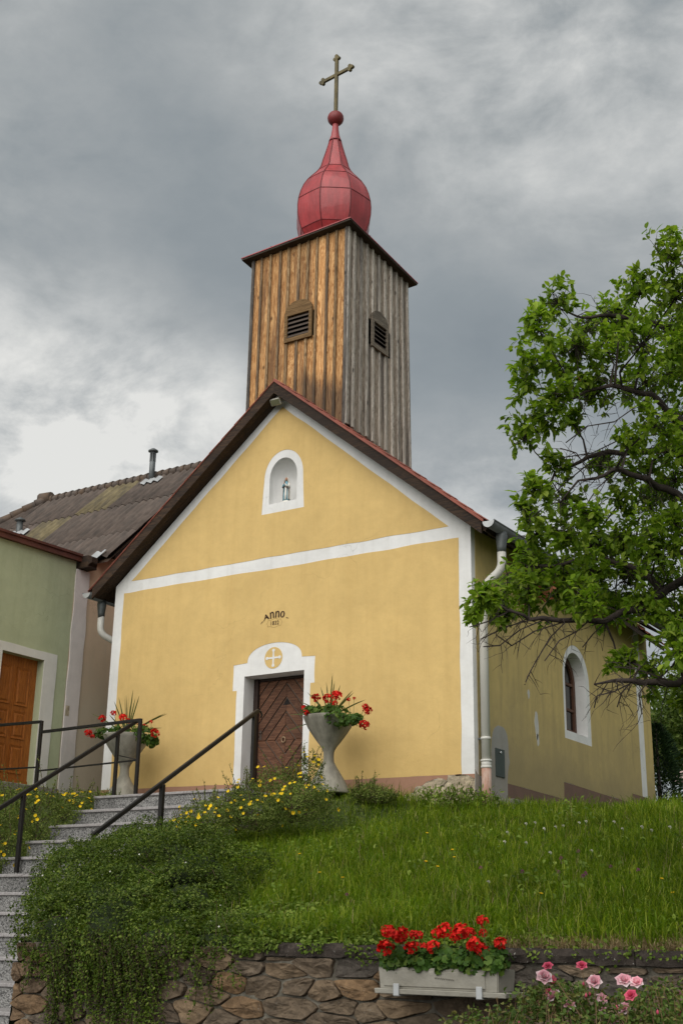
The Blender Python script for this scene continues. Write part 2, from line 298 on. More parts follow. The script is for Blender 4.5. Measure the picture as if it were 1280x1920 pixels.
M['coping'] = stonemat('dark_coping', [(0.0, (0.036, 0.029, 0.024)), (1.0, (0.062, 0.050, 0.042))], True, 0.9, 0.8)
M['soil'] = simple('lawn_soil', (0.055, 0.075, 0.018), 1.0, 0, 0.45, 3, bump=0.8, bscale=25, bdist=0.03)
M['road'] = simple('asphalt', (0.055, 0.055, 0.055), 0.95, 0, 0.2, 8, bump=0.4, bscale=90)
M['box'] = simple('beige_plastic_planter', (0.27, 0.255, 0.215), 0.7, 0, 0.12, 6, bump=0.5, bscale=28, dirt=(0.14, 0.125, 0.09), dirt_amt=0.5, bdist=0.01)
M['grass'] = leafmat('grass_blades', (0.070, 0.130, 0.006), (0.148, 0.228, 0.012), (0.31, 0.345, 0.045), 0.45, 0.5)
M['straw'] = leafmat('dry_straw', (0.32, 0.24, 0.12), (0.42, 0.33, 0.19), (0.24, 0.165, 0.085), 0.2, 0.7, (1, 0.9, 0.7))
M['tree_leaf'] = leafmat('fruit_tree_leaves', (0.115, 0.200, 0.016), (0.205, 0.315, 0.026), (0.35, 0.44, 0.06), 0.5, 0.38)
M['brown_leaf'] = leafmat('withered_leaves', (0.20, 0.07, 0.03), (0.26, 0.10, 0.05), None, 0.2, 0.7, (1, 0.8, 0.6))
M['bark'] = simple('dark_bark', (0.040, 0.030, 0.025), 0.95, 0, 0.35, 14, bump=0.8, bscale=50)
M['creeper'] = leafmat('creeper_leaves', (0.040, 0.072, 0.008), (0.085, 0.132, 0.017), (0.18, 0.225, 0.040), 0.28, 0.4, None, 5.0, 0.45, 1.35)
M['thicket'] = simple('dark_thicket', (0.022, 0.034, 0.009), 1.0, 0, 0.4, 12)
M['twig'] = simple('brown_twigs', (0.075, 0.048, 0.032), 0.9, 0, 0.3, 20)
M['shrub'] = leafmat('cinquefoil_leaves', (0.075, 0.118, 0.018), (0.145, 0.195, 0.040), (0.25, 0.275, 0.075), 0.25, 0.5)
M['cover'] = leafmat('ground_cover_leaves', (0.075, 0.128, 0.014), (0.14, 0.21, 0.028), (0.23, 0.29, 0.055), 0.3, 0.5)
M['yellow_petal'] = leafmat('yellow_petals', (0.72, 0.46, 0.012), (0.82, 0.58, 0.02), None, 0.25, 0.6, (1, 0.9, 0.4))
M['red_petal'] = leafmat('scarlet_petals', (0.55, 0.010, 0.008), (0.74, 0.020, 0.014), (0.80, 0.05, 0.03), 0.25, 0.6, (1, 0.6, 0.5))
M['pink_petal'] = leafmat('pink_petals', (0.78, 0.32, 0.40), (0.84, 0.55, 0.60), (0.88, 0.76, 0.77), 0.3, 0.6, (1, 0.8, 0.8))
M['deep_pink'] = leafmat('deep_pink_petals', (0.62, 0.06, 0.15), (0.72, 0.14, 0.22), None, 0.3, 0.6, (1, 0.7, 0.7))
M['white_petal'] = leafmat('white_petals', (0.62, 0.60, 0.52), (0.75, 0.73, 0.68), None, 0.3, 0.6, (1, 1, 0.9))
M['purple_petal'] = leafmat('clover_petals', (0.24, 0.06, 0.16), (0.34, 0.10, 0.22), None, 0.3, 0.6, (1, 0.8, 0.9))
M['ger_leaf'] = leafmat('geranium_leaves', (0.028, 0.068, 0.010), (0.060, 0.125, 0.018), (0.13, 0.19, 0.03), 0.3, 0.5)
M['spike'] = leafmat('spiky_leaves', (0.055, 0.075, 0.018), (0.09, 0.105, 0.03), (0.16, 0.14, 0.05), 0.2, 0.5)
M['stem'] = simple('green_stem', (0.075, 0.11, 0.03), 0.7, 0, 0.2, 20)
M['rose_leaf'] = leafmat('rose_leaves', (0.060, 0.110, 0.020), (0.115, 0.175, 0.036), (0.21, 0.18, 0.06), 0.25, 0.4)
M['rose_stem'] = simple('reddish_rose_stem', (0.12, 0.075, 0.03), 0.7, 0, 0.3, 20)
M['conifer'] = leafmat('conifer_needles', (0.012, 0.030, 0.012), (0.026, 0.052, 0.018), None, 0.1, 0.6)
M['far_leaf'] = leafmat('background_leaves', (0.065, 0.110, 0.020), (0.12, 0.18, 0.038), (0.20, 0.25, 0.07), 0.35, 0.5)
M['statue_white'] = simple('painted_plaster_white', (0.72, 0.69, 0.62), 0.5, var=0.05)
M['statue_blue'] = simple('painted_plaster_blue', (0.15, 0.30, 0.36), 0.5, var=0.25, scale=18)
M['statue_skin'] = simple('painted_plaster_skin', (0.42, 0.22, 0.13), 0.55, var=0.1)
M['statue_dark'] = simple('painted_plaster_dark', (0.06, 0.04, 0.03), 0.6)
M['floodlight'] = simple('grey_floodlight', (0.50, 0.48, 0.42), 0.5, 0.1)
M['floodglass'] = simple('greenish_lamp_glass', (0.16, 0.16, 0.095), 0.2, spec=0.6)
M['dark'] = simple('interior_shade_black', (0.012, 0.010, 0.009), 0.95)  # near-black colour stands in for the shade inside rooms, slots and holes
M['far_wall'] = simple('far_house_wall', (0.42, 0.38, 0.34), 0.9)
M['far_roof'] = simple('pale_far_roof', (0.36, 0.27, 0.25), 0.9, 0, 0.35, 7)

# ------------------------------------------------------------------ object helpers
def tag(o, label=None, cat=None, group=None, kind=None):
    if label: o['label'] = label
    if cat: o['category'] = cat
    if group: o['group'] = group
    if kind: o['kind'] = kind
    return o
def thing(name, label, cat, loc=(0, 0, 0), group=None, rz=0.0):
    o = bpy.data.objects.new(name, None); COL.objects.link(o); o.location = loc; o.rotation_euler = (0, 0, rz)
    o.empty_display_size = 0.1
    return tag(o, label, cat, group)
def link(name, me, mat, parent=None, world=True):
    """link a mesh object; with world=True the mesh is given in world space and only parented (offset by the root's place)"""
    o = bpy.data.objects.new(name, me); COL.objects.link(o)
    if mat is not None and not me.materials: me.materials.append(mat)
    if parent is not None:
        o.parent = parent
        if world and parent.type == 'EMPTY': o.location = -Vector(parent.location)
    return o
class MB:
    """collects polygons and links them as one mesh object"""
    def __init__(s): s.v = []; s.f = []; s.sm = []
    def add(s, vs, fs, smooth=False):
        n = len(s.v); s.v.extend([tuple(x) for x in vs]); s.f.extend([tuple(i + n for i in f) for f in fs]); s.sm.extend([smooth] * len(fs)); return s
    def box(s, lo, hi, T=None):
        x0, y0, z0 = lo; x1, y1, z1 = hi
        vs = [(x0, y0, z0), (x1, y0, z0), (x1, y1, z0), (x0, y1, z0), (x0, y0, z1), (x1, y0, z1), (x1, y1, z1), (x0, y1, z1)]
        if T: vs = [T(v) for v in vs]
        return s.add(vs, [(0, 3, 2, 1), (4, 5, 6, 7), (0, 1, 5, 4), (1, 2, 6, 5), (2, 3, 7, 6), (3, 0, 4, 7)])
    def hexa(s, b, t):
        return s.add(list(b) + list(t), [(0, 3, 2, 1), (4, 5, 6, 7), (0, 1, 5, 4), (1, 2, 6, 5), (2, 3, 7, 6), (3, 0, 4, 7)])
    def tube(s, pts, rad, n=8, cap=True, smooth=True):
        pts = [Vector(p) for p in pts]; m = len(pts)
        rad = rad if isinstance(rad, (list, tuple)) else [rad] * m
        ref = None; vs = []
        for i, p in enumerate(pts):
            d = (pts[min(i + 1, m - 1)] - pts[max(i - 1, 0)]).normalized()
            if ref is None: ref = d.orthogonal().normalized()
            ref = (ref - d * ref.dot(d)); ref = ref.normalized() if ref.length > 1e-6 else d.orthogonal().normalized()
            w = d.cross(ref)
            for k in range(n):
                a = 2 * math.pi * k / n; vs.append(p + (ref * math.cos(a) + w * math.sin(a)) * rad[i])
        fs = [(i * n + k, i * n + (k + 1) % n, (i + 1) * n + (k + 1) % n, (i + 1) * n + k) for i in range(m - 1) for k in range(n)]
        s.add(vs, fs, smooth)
        if cap:
            base = len(s.v) - len(vs)
            s.f.append(tuple(base + k for k in reversed(range(n)))); s.sm.append(False)
            s.f.append(tuple(base + (m - 1) * n + k for k in range(n))); s.sm.append(False)
        return s
    def bar(s, a, b, w, h=None):
        """rectangular bar from a to b, its sides upright"""
        a, b = Vector(a), Vector(b); d = (b - a).normalized(); h = h or w
        side = d.cross(Vector((0, 0, 1))); side = side.normalized() if side.length > 1e-4 else Vector((1, 0, 0))
        up = side.cross(d).normalized(); P = []
        for q in (a, b):
            P += [q - side * w / 2 - up * h / 2, q + side * w / 2 - up * h / 2, q + side * w / 2 + up * h / 2, q - side * w / 2 + up * h / 2]
        return s.hexa(P[:4], P[4:])
    def lathe(s, prof, c, n=32, smooth=True, wob=0.0, closed=False):
        vs = []
        for z, r in prof:
            for k in range(n):
                a = 2 * math.pi * k / n; rr = r * (1 + wob * math.sin(3 * a + z * 7)); vs.append((c[0] + rr * math.cos(a), c[1] + rr * math.sin(a), c[2] + z))
        m = len(prof)
        fs = [(i * n + k, i * n + (k + 1) % n, (i + 1) * n + (k + 1) % n, (i + 1) * n + k) for i in range(m - 1) for k in range(n)]
        s.add(vs, fs, smooth)
        b = len(s.v) - len(vs)
        s.f.append(tuple(b + k for k in reversed(range(n)))); s.sm.append(False)
        s.f.append(tuple(b + (m - 1) * n + k for k in range(n))); s.sm.append(False)
        return s
    def mesh(s, name, bevel=0.0, seg=1):
        me = bpy.data.meshes.new(name); me.from_pydata(s.v, [], s.f); me.update()
        me.polygons.foreach_set('use_smooth', s.sm)
        bm = bmesh.new(); bm.from_mesh(me)
        if bevel:
            ed = [e for e in bm.edges if len(e.link_faces) == 2 and e.calc_face_angle(0) > 0.5]
            bmesh.ops.bevel(bm, geom=ed, offset=bevel, segments=seg, affect='EDGES', clamp_overlap=True)
        bmesh.ops.recalc_face_normals(bm, faces=bm.faces)
        bm.to_mesh(me); bm.free(); return me
    def build(s, name, mat, parent=None, bevel=0.0, seg=1, world=True):
        return link(name, s.mesh(name, bevel, seg), mat, parent, world)
def prism(name, outer, holes, depth, T, mat, parent=None, wob=0.0, world=True):
    """flat polygon with holes, given thickness; T maps (u, v, w) to space"""
    cu = bpy.data.curves.new('tmp', 'CURVE'); cu.dimensions = '2D'; cu.fill_mode = 'BOTH'; cu.extrude = depth / 2
    for ring in [outer] + list(holes):
        sp = cu.splines.new('POLY'); sp.points.add(len(ring) - 1); sp.use_cyclic_u = True
        for p, q in zip(sp.points, ring): p.co = (q[0], q[1], 0, 1)
    o = bpy.data.objects.new('tmp', cu); COL.objects.link(o)
    dg = bpy.context.evaluated_depsgraph_get(); me = bpy.data.meshes.new_from_object(o.evaluated_get(dg))
    bpy.data.objects.remove(o); bpy.data.curves.remove(cu)
    me.materials.clear(); me.name = name
    for v in me.vertices: v.co = T((v.co.x, v.co.y, v.co.z + depth / 2))
    bm = bmesh.new(); bm.from_mesh(me); bmesh.ops.remove_doubles(bm, verts=bm.verts, dist=1e-6)
    bmesh.ops.recalc_face_normals(bm, faces=bm.faces); bm.to_mesh(me); bm.free()
    for p in me.polygons: p.use_smooth = False
    return link(name, me, mat, parent, world)
def FRONT(y0, sgn=-1):                    # polygon drawn in x, z; thickness along y
    return lambda p: (p[0], y0 + sgn * p[2], p[1])
def SIDE(x0, sgn=1):                      # polygon drawn in y, z; thickness along x
    return lambda p: (x0 + sgn * p[2], p[0], p[1])
def arch(cx, hw, z0, zs, zt, n=20, power=1.0):
    """arched opening outline, counter-clockwise from the lower left"""
    pts = [(cx - hw, z0), (cx + hw, z0)]
    for i in range(n + 1):
        a = math.pi * i / n; pts.append((cx + hw * math.cos(a), zs + (zt - zs) * math.sin(a) ** power))
    return pts
def wavy(pts, step=0.12, amp=0.004, closed=True):
    """hand-painted edge: subdivide and nudge"""
    r = []; n = len(pts)
    for i in range(n if closed else n - 1):
        a, b = Vector((*pts[i], 0)), Vector((*pts[(i + 1) % n], 0)); L = (b - a).length; k = max(1, int(L / step))
        d = (b - a).normalized() if L > 1e-9 else Vector((1, 0, 0)); nn = Vector((-d.y, d.x, 0))
        for j in range(k):
            q = a + (b - a) * (j / k)
            if j: q += nn * amp * 2 * mnoise.noise(q * 2.3)
            r.append((q.x, q.y))
    return r
def np_mesh(name, V, F, smooth=False):
    """V (n,3), F (m,k) arrays to a mesh quickly"""
    me = bpy.data.meshes.new(name); V = np.asarray(V, np.float32); F = np.asarray(F, np.int32); m, k = F.shape
    me.vertices.add(len(V)); me.vertices.foreach_set('co', V.ravel())
    me.loops.add(m * k); me.loops.foreach_set('vertex_index', F.ravel())
    me.polygons.add(m); me.polygons.foreach_set('loop_start', np.arange(0, m * k, k, dtype=np.int32))
    me.polygons.foreach_set('use_smooth', np.full(m, smooth)); me.update(calc_edges=True); return me
def unit(a): return a / np.maximum(np.linalg.norm(a, axis=-1, keepdims=True), 1e-9)
def leaves_np(P, D, N, L, Wd, fold=0.25, droop=0.15):
    """one folded leaf per row: base at P, along D, facing N"""
    n = len(P); D = unit(D); S = unit(np.cross(D, N)); N = np.cross(S, D)
    L = np.broadcast_to(L, n)[:, None]; Wd = np.broadcast_to(Wd, n)[:, None]
    dr = lambda u: -N * L * droop * u * u
    q1, q2 = P + D * L * 0.28 + dr(0.28), P + D * L * 0.66 + dr(0.66); w1, w2 = S * Wd * 0.42, S * Wd * 0.46; up = N * Wd * fold
    V = np.stack([P, q1 + w1 + up, q2 + w2 + up, P + D * L + dr(1.0), q2 - w2 + up, q1 - w1 + up, q1, q2], 1).reshape(-1, 3); i = np.arange(n)[:, None] * 8
    F = np.concatenate([i + np.array([q]) for q in ([0, 1, 6, 6], [6, 1, 2, 7], [7, 2, 3, 3], [0, 6, 5, 5], [6, 7, 4, 5], [7, 3, 4, 4])], 0)
    F = np.concatenate([F[:, [0, 1, 2]], F[:, [0, 2, 3]]], 0); F = F[(F[:, 0] != F[:, 2]) & (F[:, 1] != F[:, 2]) & (F[:, 0] != F[:, 1])]
    return V, F
def rand_dirs(n, up=0.0):
    d = rng.normal(size=(n, 3)); d = unit(d); d[:, 2] += up; return unit(d)
def cat(parts):
    Vs, Fs, o = [], [], 0
    for V, F in parts: Vs.append(V); Fs.append(F + o); o += len(V)
    return np.concatenate(Vs), np.concatenate(Fs)
def twigs_np(A, Bp, ra, rb, sag=0.0, n=3):
    """three-sided tapered twigs from A to B"""
    A = np.asarray(A, float); Bp = np.asarray(Bp, float); d = unit(Bp - A)
    s = unit(np.cross(d, np.where(np.abs(d[:, 2:3]) > 0.9, [[1, 0, 0]], [[0, 0, 1]]))); w = np.cross(d, s); V = []
    for q, r in ((A, ra), (Bp, rb)):
        r = np.broadcast_to(r, len(A))[:, None]
        for k in range(3):
            a = 2 * math.pi * k / 3; V.append(q + (s * math.cos(a) + w * math.sin(a)) * r)
    V = np.stack(V, 1).reshape(-1, 3); i = np.arange(len(A))[:, None] * 6
    F = np.concatenate([i + np.array([[k, (k + 1) % 3, 3 + (k + 1) % 3, 3 + k]]) for k in range(3)], 0)
    return V, F
def clip_poly(poly, a, b, c):
    """keep a*x + b*y <= c"""
    r = []
    for i in range(len(poly)):
        p, q = poly[i], poly[(i + 1) % len(poly)]; dp, dq = a * p[0] + b * p[1] - c, a * q[0] + b * q[1] - c
        if dp <= 0: r.append(p)
        if dp * dq < 0: t = dp / (dp - dq); r.append((p[0] + t * (q[0] - p[0]), p[1] + t * (q[1] - p[1])))
    return r

# ------------------------------------------------------------------ ground and terrain
SL = 0.265
def gz(x, y):
    """height of the lawn and terrace"""
    x = np.asarray(x, float); y = np.asarray(y, float)
    z = np.where(y < 0, -0.36 + 0.248 * y, -0.36 + 0.058 * np.clip(y, 0, 8) + 0.03 * np.clip(y - 8, 0, 60))
    terr = -0.21 + 0.0 * x                                             # level strip in front of the facade
    t = np.clip((y + 1.5) / 1.0, 0, 1) * np.clip((2.9 - x) / 1.0, 0, 1) * np.clip((0.6 - y) / 0.6, 0, 1)
    z = z * (1 - t) + terr * t
    hs = np.clip((-2.9 - x) / 1.2, 0, 1) * np.clip((y + 2.6) / 1.2, 0, 1)    # terrace before the green house
    z = z * (1 - hs) + 0.12 * hs
    z = z + 0.035 * np.sin(1.7 * x + 0.6 * y) * np.sin(1.3 * y + 0.4 * x) * np.clip(-y, 0, 1)
    z = z - 0.13 * np.clip((x - 3.25) / 0.6, 0, 1) * np.clip((y + 1.6) / 1.6, 0, 1)
    return np.maximum(z, -2.02)
TREAD, RISE, Y0, Z0, NST = 0.385, 0.2235, -1.62, -0.187, 15
def step_y(k): return Y0 - TREAD * k
def step_z(k): return Z0 - RISE * k
def step_xr(k): return 0.64 if k <= 7 else min(0.64 + (k - 7) * 0.36, 2.36)
def stair_cut(x, y):
    k = (Y0 - y) / TREAD
    xr = np.where(k <= 6.2, 0.60, np.minimum(0.60 + (k - 6.2) * 0.36, 2.3))
    return (x > -1.78) & (x < xr) & (y < Y0 + 0.02)
xs = np.unique(np.concatenate([np.linspace(-70, -8, 16), np.linspace(-8, 12, 161), np.linspace(12, 80, 18)]))
ys = np.unique(np.concatenate([np.linspace(-6.72, 10, 168), np.linspace(10, 160, 26)]))
X, Y = np.meshgrid(xs, ys, indexing='ij'); Z = gz(X, Y)
cut = stair_cut(X, Y); Zs = step_z(np.clip((Y0 - Y) / TREAD, 0, 99)) - 0.36
Z = np.where(cut, np.minimum(Z, Zs), Z)
nx, ny = X.shape; I = np.arange(nx * ny).reshape(nx, ny)
F = np.stack([I[:-1, :-1], I[1:, :-1], I[1:, 1:], I[:-1, 1:]], -1).reshape(-1, 4)
lawn = link('ground', np_mesh('ground', np.stack([X, Y, Z], -1).reshape(-1, 3), F, True), M['soil']); tag(lawn, kind='structure')
mb = MB(); mb.add([(-80, -90, -3.54), (90, -90, -3.54), (90, -6.5, -3.54), (-80, -6.5, -3.54)], [(0, 1, 2, 3)])
tag(mb.build('road', M['road']), kind='structure')
mb = MB(); mb.box((-70, -6.78, -3.6), (-1.8, -6.70, -2.02)); tag(mb.build('bank_face', M['soil']), kind='structure')

# ------------------------------------------------------------------ chapel
CH = thing('chapel', 'small yellow chapel with white bands, red gable roof and arched niche', 'chapel', (0, 3.2, -0.3))
HW, KZ, AZ, LEN = 3.205, 3.36, 5.97, 6.41
niche_in = arch(0.055, 0.255, 4.25, 4.66, 4.97)
front = [(-HW, -0.7), (-0.53, -0.7), (-0.53, 1.64), (0.53, 1.64), (0.53, -0.7), (HW, -0.7), (HW, KZ), (0, AZ), (-HW, KZ)]
prism('wall', front, [niche_in], 0.42, FRONT(0.0, 1), M['white'], CH)
win_in = arch(3.46, 0.415, 1.02, 1.84, 2.265)
prism('wall', [(0.42, -0.7), (LEN, -0.7), (LEN, 3.36), (0.42, 3.36)], [win_in], 0.42, SIDE(HW, -1), M['white'], CH)
mb = MB(); mb.box((-HW, 0.42, -0.7), (-HW + 0.42, LEN, 3.36)); mb.build('wall', M['yellow_side'], CH)
prism('wall', [(-HW, -0.7), (HW, -0.7), (HW, KZ), (0, AZ), (-HW, KZ)], [], 0.4, FRONT(LEN, 1), M['yellow_side'], CH)
mb = MB(); mb.box((-HW + 0.42, 0.42, -0.32), (HW - 0.42, LEN, -0.25)); mb.build('floor', M['dark'], CH)
mb = MB(); mb.box((-0.53, 0.02, -0.32), (0.53, 0.42, -0.17)); mb.build('threshold', M['granite_edge'], CH)
# painted fields of the front: yellow, a hair proud of the white
por = [(-0.66, 0.07), (-0.66, 1.44), (-0.735, 1.44), (-0.735, 1.825), (-0.485, 1.838)]
arc = []
for i in range(1, 24):
    t = math.pi - math.pi * i / 24; arc.append((0.485 * math.cos(t), 1.838 + 0.255 * math.sin(t) ** 0.85))
por += arc + [(0.485, 1.838), (0.715, 1.825), (0.715, 1.44), (0.645, 1.44), (0.645, 0.055)]
low = [(-3.02, 0.115)] + por + [(3.02, 0.045), (3.02, 3.225), (-3.02, 3.225)]
prism('yellow_field', wavy(low, 0.12, 0.007), [], 0.004, FRONT(0.0), M['yellow'], CH)
nout = [(-0.33, 4.105), (0.45, 4.105), (0.43, 4.45)]
for i in range(0, 25):
    a = math.pi * i / 24; nout.append((0.06 + 0.362 * math.cos(a), 4.63 + 0.465 * max(0.0, math.sin(a)) ** 0.9))
nout += [(-0.315, 4.45)]
prism('yellow_field', wavy([(-2.88, 3.41), (2.87, 3.41), (0.0, 5.825)], 0.12, 0.007), [nout], 0.004, FRONT(0.0), M['yellow'], CH)
# medallion with a white cross over the door
circ = [(-0.015 + 0.158 * math.cos(2 * math.pi * i / 40), 1.868 + 0.158 * math.sin(2 * math.pi * i / 40)) for i in range(40)]
prism('medallion', circ, [], 0.004, FRONT(0.0), M['yellow'], CH)
def cross_poly(cx, cz, L, w, t):
    q = [(w, w), (w * 0.8, L - 0.045), (w * 1.7, L - 0.03), (w * 1.5, L - 0.008), (0, L)]
    arm = q + [(-x, z) for x, z in q[-2::-1]]
    r = []
    for k in range(4):
        ca, sa = math.cos(k * math.pi / 2), math.sin(k * math.pi / 2)
        r += [(cx + x * ca - z * sa, cz + x * sa + z * ca) for x, z in arm[:-1]]
    return r
prism('painted_cross', cross_poly(-0.015, 1.868, 0.135, 0.014, 0), [], 0.004, FRONT(-0.004), M['white'], CH)
# plinth bands
pl_l = [(-HW, -0.5), (-0.53, -0.5), (-0.53, 0.09), (-HW, 0.122)]
prism('plinth', wavy(pl_l, 0.2, 0.006), [], 0.006, FRONT(0.0), M['plinth'], CH)
bare = [(3.207, -0.45), (3.207, -0.02), (3.10, 0.03), (2.98, 0.05), (2.83, 0.03), (2.80, -0.02), (2.72, 0.01), (2.62, 0.0), (2.50, -0.03), (2.45, -0.07), (2.34, -0.09), (2.30, -0.16), (2.18, -0.18), (2.10, -0.26), (2.05, -0.45)]
pr = [(0.53, -0.5), (2.05, -0.5)] + bare[::-1][:-1] + [(HW, -0.02), (HW, 0.042), (0.53, 0.068)]
prism('plinth', pr, [], 0.006, FRONT(0.0), M['plinth'], CH)
# rubble showing where plaster has fallen
bm_v, bm_f = [], []
nu, nv = 46, 22
for i in range(nu):
    for j in range(nv):
        x = 2.05 + 1.155 * i / (nu - 1); z = -0.45 + 0.49 * j / (nv - 1)
        h = mnoise.noise((x * 11, z * 17, 3)) * 0.016 + mnoise.noise((x * 31, z * 40, 9)) * 0.007
        bm_v.append((x, -0.004 - max(-0.004, h), z))
for i in range(nu - 1):
    for j in range(nv - 1):
        bm_f.append((i * nv + j, (i + 1) * nv + j, (i + 1) * nv + j + 1, i * nv + j + 1))
def inside(p, poly):
    c = False; n = len(poly)
    for i in range(n):
        a, b = poly[i], poly[(i + 1) % n]
        if (a[1] > p[1]) != (b[1] > p[1]) and p[0] < (b[0] - a[0]) * (p[1] - a[1]) / (b[1] - a[1]) + a[0]: c = not c
    return c
bm_f = [f for f in bm_f if inside((sum(bm_v[k][0] for k in f) / 4, sum(bm_v[k][2] for k in f) / 4), bare)]
mb = MB(); mb.add(bm_v, bm_f, True); mb.build('fallen_plaster', M['rubble'], CH)
for bx, bz, r in ((-1.02, -0.0, 0.10), (-0.78, -0.02, 0.08), (-1.2, -0.03, 0.06)):     # chips off the left plinth
    pts = [(bx + r * (1 + 0.4 * mnoise.noise((a, bx * 9, 0))) * math.cos(a), bz + 0.45 * r * (1 + 0.5 * mnoise.noise((a, 5, bx))) * math.sin(a)) for a in [2 * math.pi * i / 18 for i in range(18)]]
    prism('fallen_plaster', pts, [], 0.003, FRONT(-0.006), M['rubble'], CH)
# right-hand side, painted fields and plinth
win_out = arch(3.485, 0.525, 0.895, 1.84, 2.385)
side = [(0.115, 0.03), (0.50, 0.03), (0.93, 0.02), (2.84, -0.01), (2.86, 0.24), (5.66, 0.185), (5.68, 0.345), (6.15, 0.335), (6.15, 3.36), (0.115, 3.36)]
prism('yellow_field', wavy(side, 0.2, 0.004), [win_out], 0.004, SIDE(HW), M['yellow_side'], CH)
prism('plinth', [(0.93, -0.5), (LEN, -0.5), (LEN, 0.34), (5.685, 0.345), (5.665, 0.183), (2.865, 0.237), (2.845, -0.012), (0.93, 0.018)], [], 0.005, SIDE(HW), M['plinth_side'], CH)
gp = [(0.0, -0.5), (0.925, -0.5), (0.955, 0.1), (1.03, 0.30), (1.0, 0.52), (0.97, 0.66), (0.86, 0.75), (0.70, 0.755), (0.58, 0.70), (0.50, 0.55), (0.47, 0.3), (0.48, 0.02), (0.117, 0.03), (0.0, 0.1)]
prism('grey_patch', wavy(gp, 0.06, 0.02), [], 0.007, SIDE(HW), M['grey_patch'], CH)
for cy, cz, ry, rz in ((1.95, 0.93, 0.06, 0.17), (1.98, 0.73, 0.035, 0.09), (1.71, 1.34, 0.035, 0.065)):   # bare flakes
    pts = [(cy + ry * (1 + 0.5 * mnoise.noise((a * 1.3, cy * 9, 1))) * math.cos(a), cz + rz * (1 + 0.45 * mnoise.noise((a * 1.1, 5, cz * 7))) * math.sin(a)) for a in [2 * math.pi * i / 22 for i in range(22)]]
    prism('bare_plaster_patch', pts, [], 0.003, SIDE(HW + 0.004), M['old_white'], CH)
# arched side window
wo = prism('window', arch(3.46, 0.40, 1.035, 1.83, 2.25), [arch(3.46, 0.32, 1.11, 1.81, 2.16)], 0.06, SIDE(HW - 0.235, 1), M['win_wood'], CH); wo['label'] = 'brown arched wooden window frame in a deep white reveal'
prism('pane', arch(3.46, 0.32, 1.11, 1.81, 2.16), [], 0.008, SIDE(HW - 0.215, 1), M['glass'], wo)
for a, b in (((3.43, 1.1), (3.49, 2.15)),):
    mb = MB(); mb.box((HW - 0.22, a[0], a[1]), (HW - 0.178, b[0], b[1])); mb.build('mullion', M['win_wood'], wo)
for z in (1.42, 1.82):
    mb = MB(); mb.box((HW - 0.22, 3.14, z - 0.02), (HW - 0.182, 3.78, z + 0.02)); mb.build('glazing_bar', M['win_wood'], wo)
# niche shell
mb = MB(); zl = [4.25 + 0.03 * 0] + [4.25 + 0.41 * i / 6 for i in range(1, 7)] + [4.66 + 0.305 * math.sin(math.pi / 2 * i / 9) for i in range(1, 10)]
def nhw(z): return 0.262 if z <= 4.66 else 0.262 * math.sqrt(max(0.0, 1 - ((z - 4.66) / 0.312) ** 2))
K = 14; vs = []
for z in zl:
    h = max(nhw(z), 0.004)
    for i in range(K + 1):
        a = math.pi * i / K; vs.append((0.055 + h * math.cos(a), 0.012 + 0.30 * (h / 0.262) * math.sin(a), z))
fs = [(r * (K + 1) + i, r * (K + 1) + i + 1, (r + 1) * (K + 1) + i + 1, (r + 1) * (K + 1) + i) for r in range(len(zl) - 1) for i in range(K)]
mb.add(vs, fs, True); mb.add([(0.055 + 0.262 * math.cos(math.pi * i / K), 0.012 + 0.30 * math.sin(math.pi * i / K), 4.252) for i in range(K + 1)], [tuple(range(K + 1))])
mb.build('niche', M['white'], CH)
# lettering: a n n o in a bow with a dash at each side, the year in a cartouche
def ribbon(mb, pts, w, y=-0.0065, ends=None):
    n = len(pts); w = w if isinstance(w, list) else [w] * n; vs = []
    for i in range(n):
        a, b = pts[max(i - 1, 0)], pts[min(i + 1, n - 1)]; dx, dz = b[0] - a[0], b[1] - a[1]; L = math.hypot(dx, dz) or 1
        nx_, nz_ = -dz / L, dx / L
        for s in (1, -1): vs.append((pts[i][0] + s * nx_ * w[i] / 2, y, pts[i][1] + s * nz_ * w[i] / 2))
    mb.add(vs, [(2 * i, 2 * i + 1, 2 * i + 3, 2 * i + 2) for i in range(n - 1)])
def bow(cx, cz, ang, sc):
    ca, sa = math.cos(ang), math.sin(ang)
    return lambda p: (cx + sc * (p[0] * ca - p[1] * sa), cz + sc * (p[0] * sa + p[1] * ca))
mb = MB()
def letter(T, strokes):
    for pts, w in strokes: ribbon(mb, [T(p) for p in pts], [q * 1.3 for q in w] if isinstance(w, list) else w * 1.3)
HN = [([(0.0, 0), (0.0, 1.0)], 0.020), ([(-0.12, 1.0), (0.0, 1.0)], 0.012), ([(-0.13, 0), (0.13, 0)], 0.010),
      ([(0.0, 0.78), (0.12, 0.95), (0.32, 1.04), (0.52, 0.95), (0.6, 0.72), (0.6, 0.0)], [0.010, 0.013, 0.017, 0.019, 0.020, 0.020]), ([(0.47, 0), (0.74, 0)], 0.010)]
AA = [([(-0.30, -0.05), (0.0, 0.30), (0.25, 0.78), (0.40, 1.0)], 0.011), ([(0.32, 1.02), (0.50, 0.6), (0.78, 0.0), (0.92, 0.06)], [0.012, 0.02, 0.021, 0.012]), ([(0.0, 0.30), (0.25, 0.42), (0.62, 0.34)], 0.015)]
OO = [([(0.35 + 0.34 * math.cos(a), 0.5 + 0.5 * math.sin(a)) for a in [2 * math.pi * i / 20 for i in range(21)]], [0.011 + 0.009 * abs(math.cos(2 * math.pi * i / 20)) for i in range(21)])]
letter(bow(-0.185, 2.445, 0.28, 0.082), AA); letter(bow(-0.085, 2.463, 0.10, 0.085), HN)
letter(bow(0.005, 2.468, -0.05, 0.085), HN); letter(bow(0.088, 2.463, -0.16, 0.085), OO)
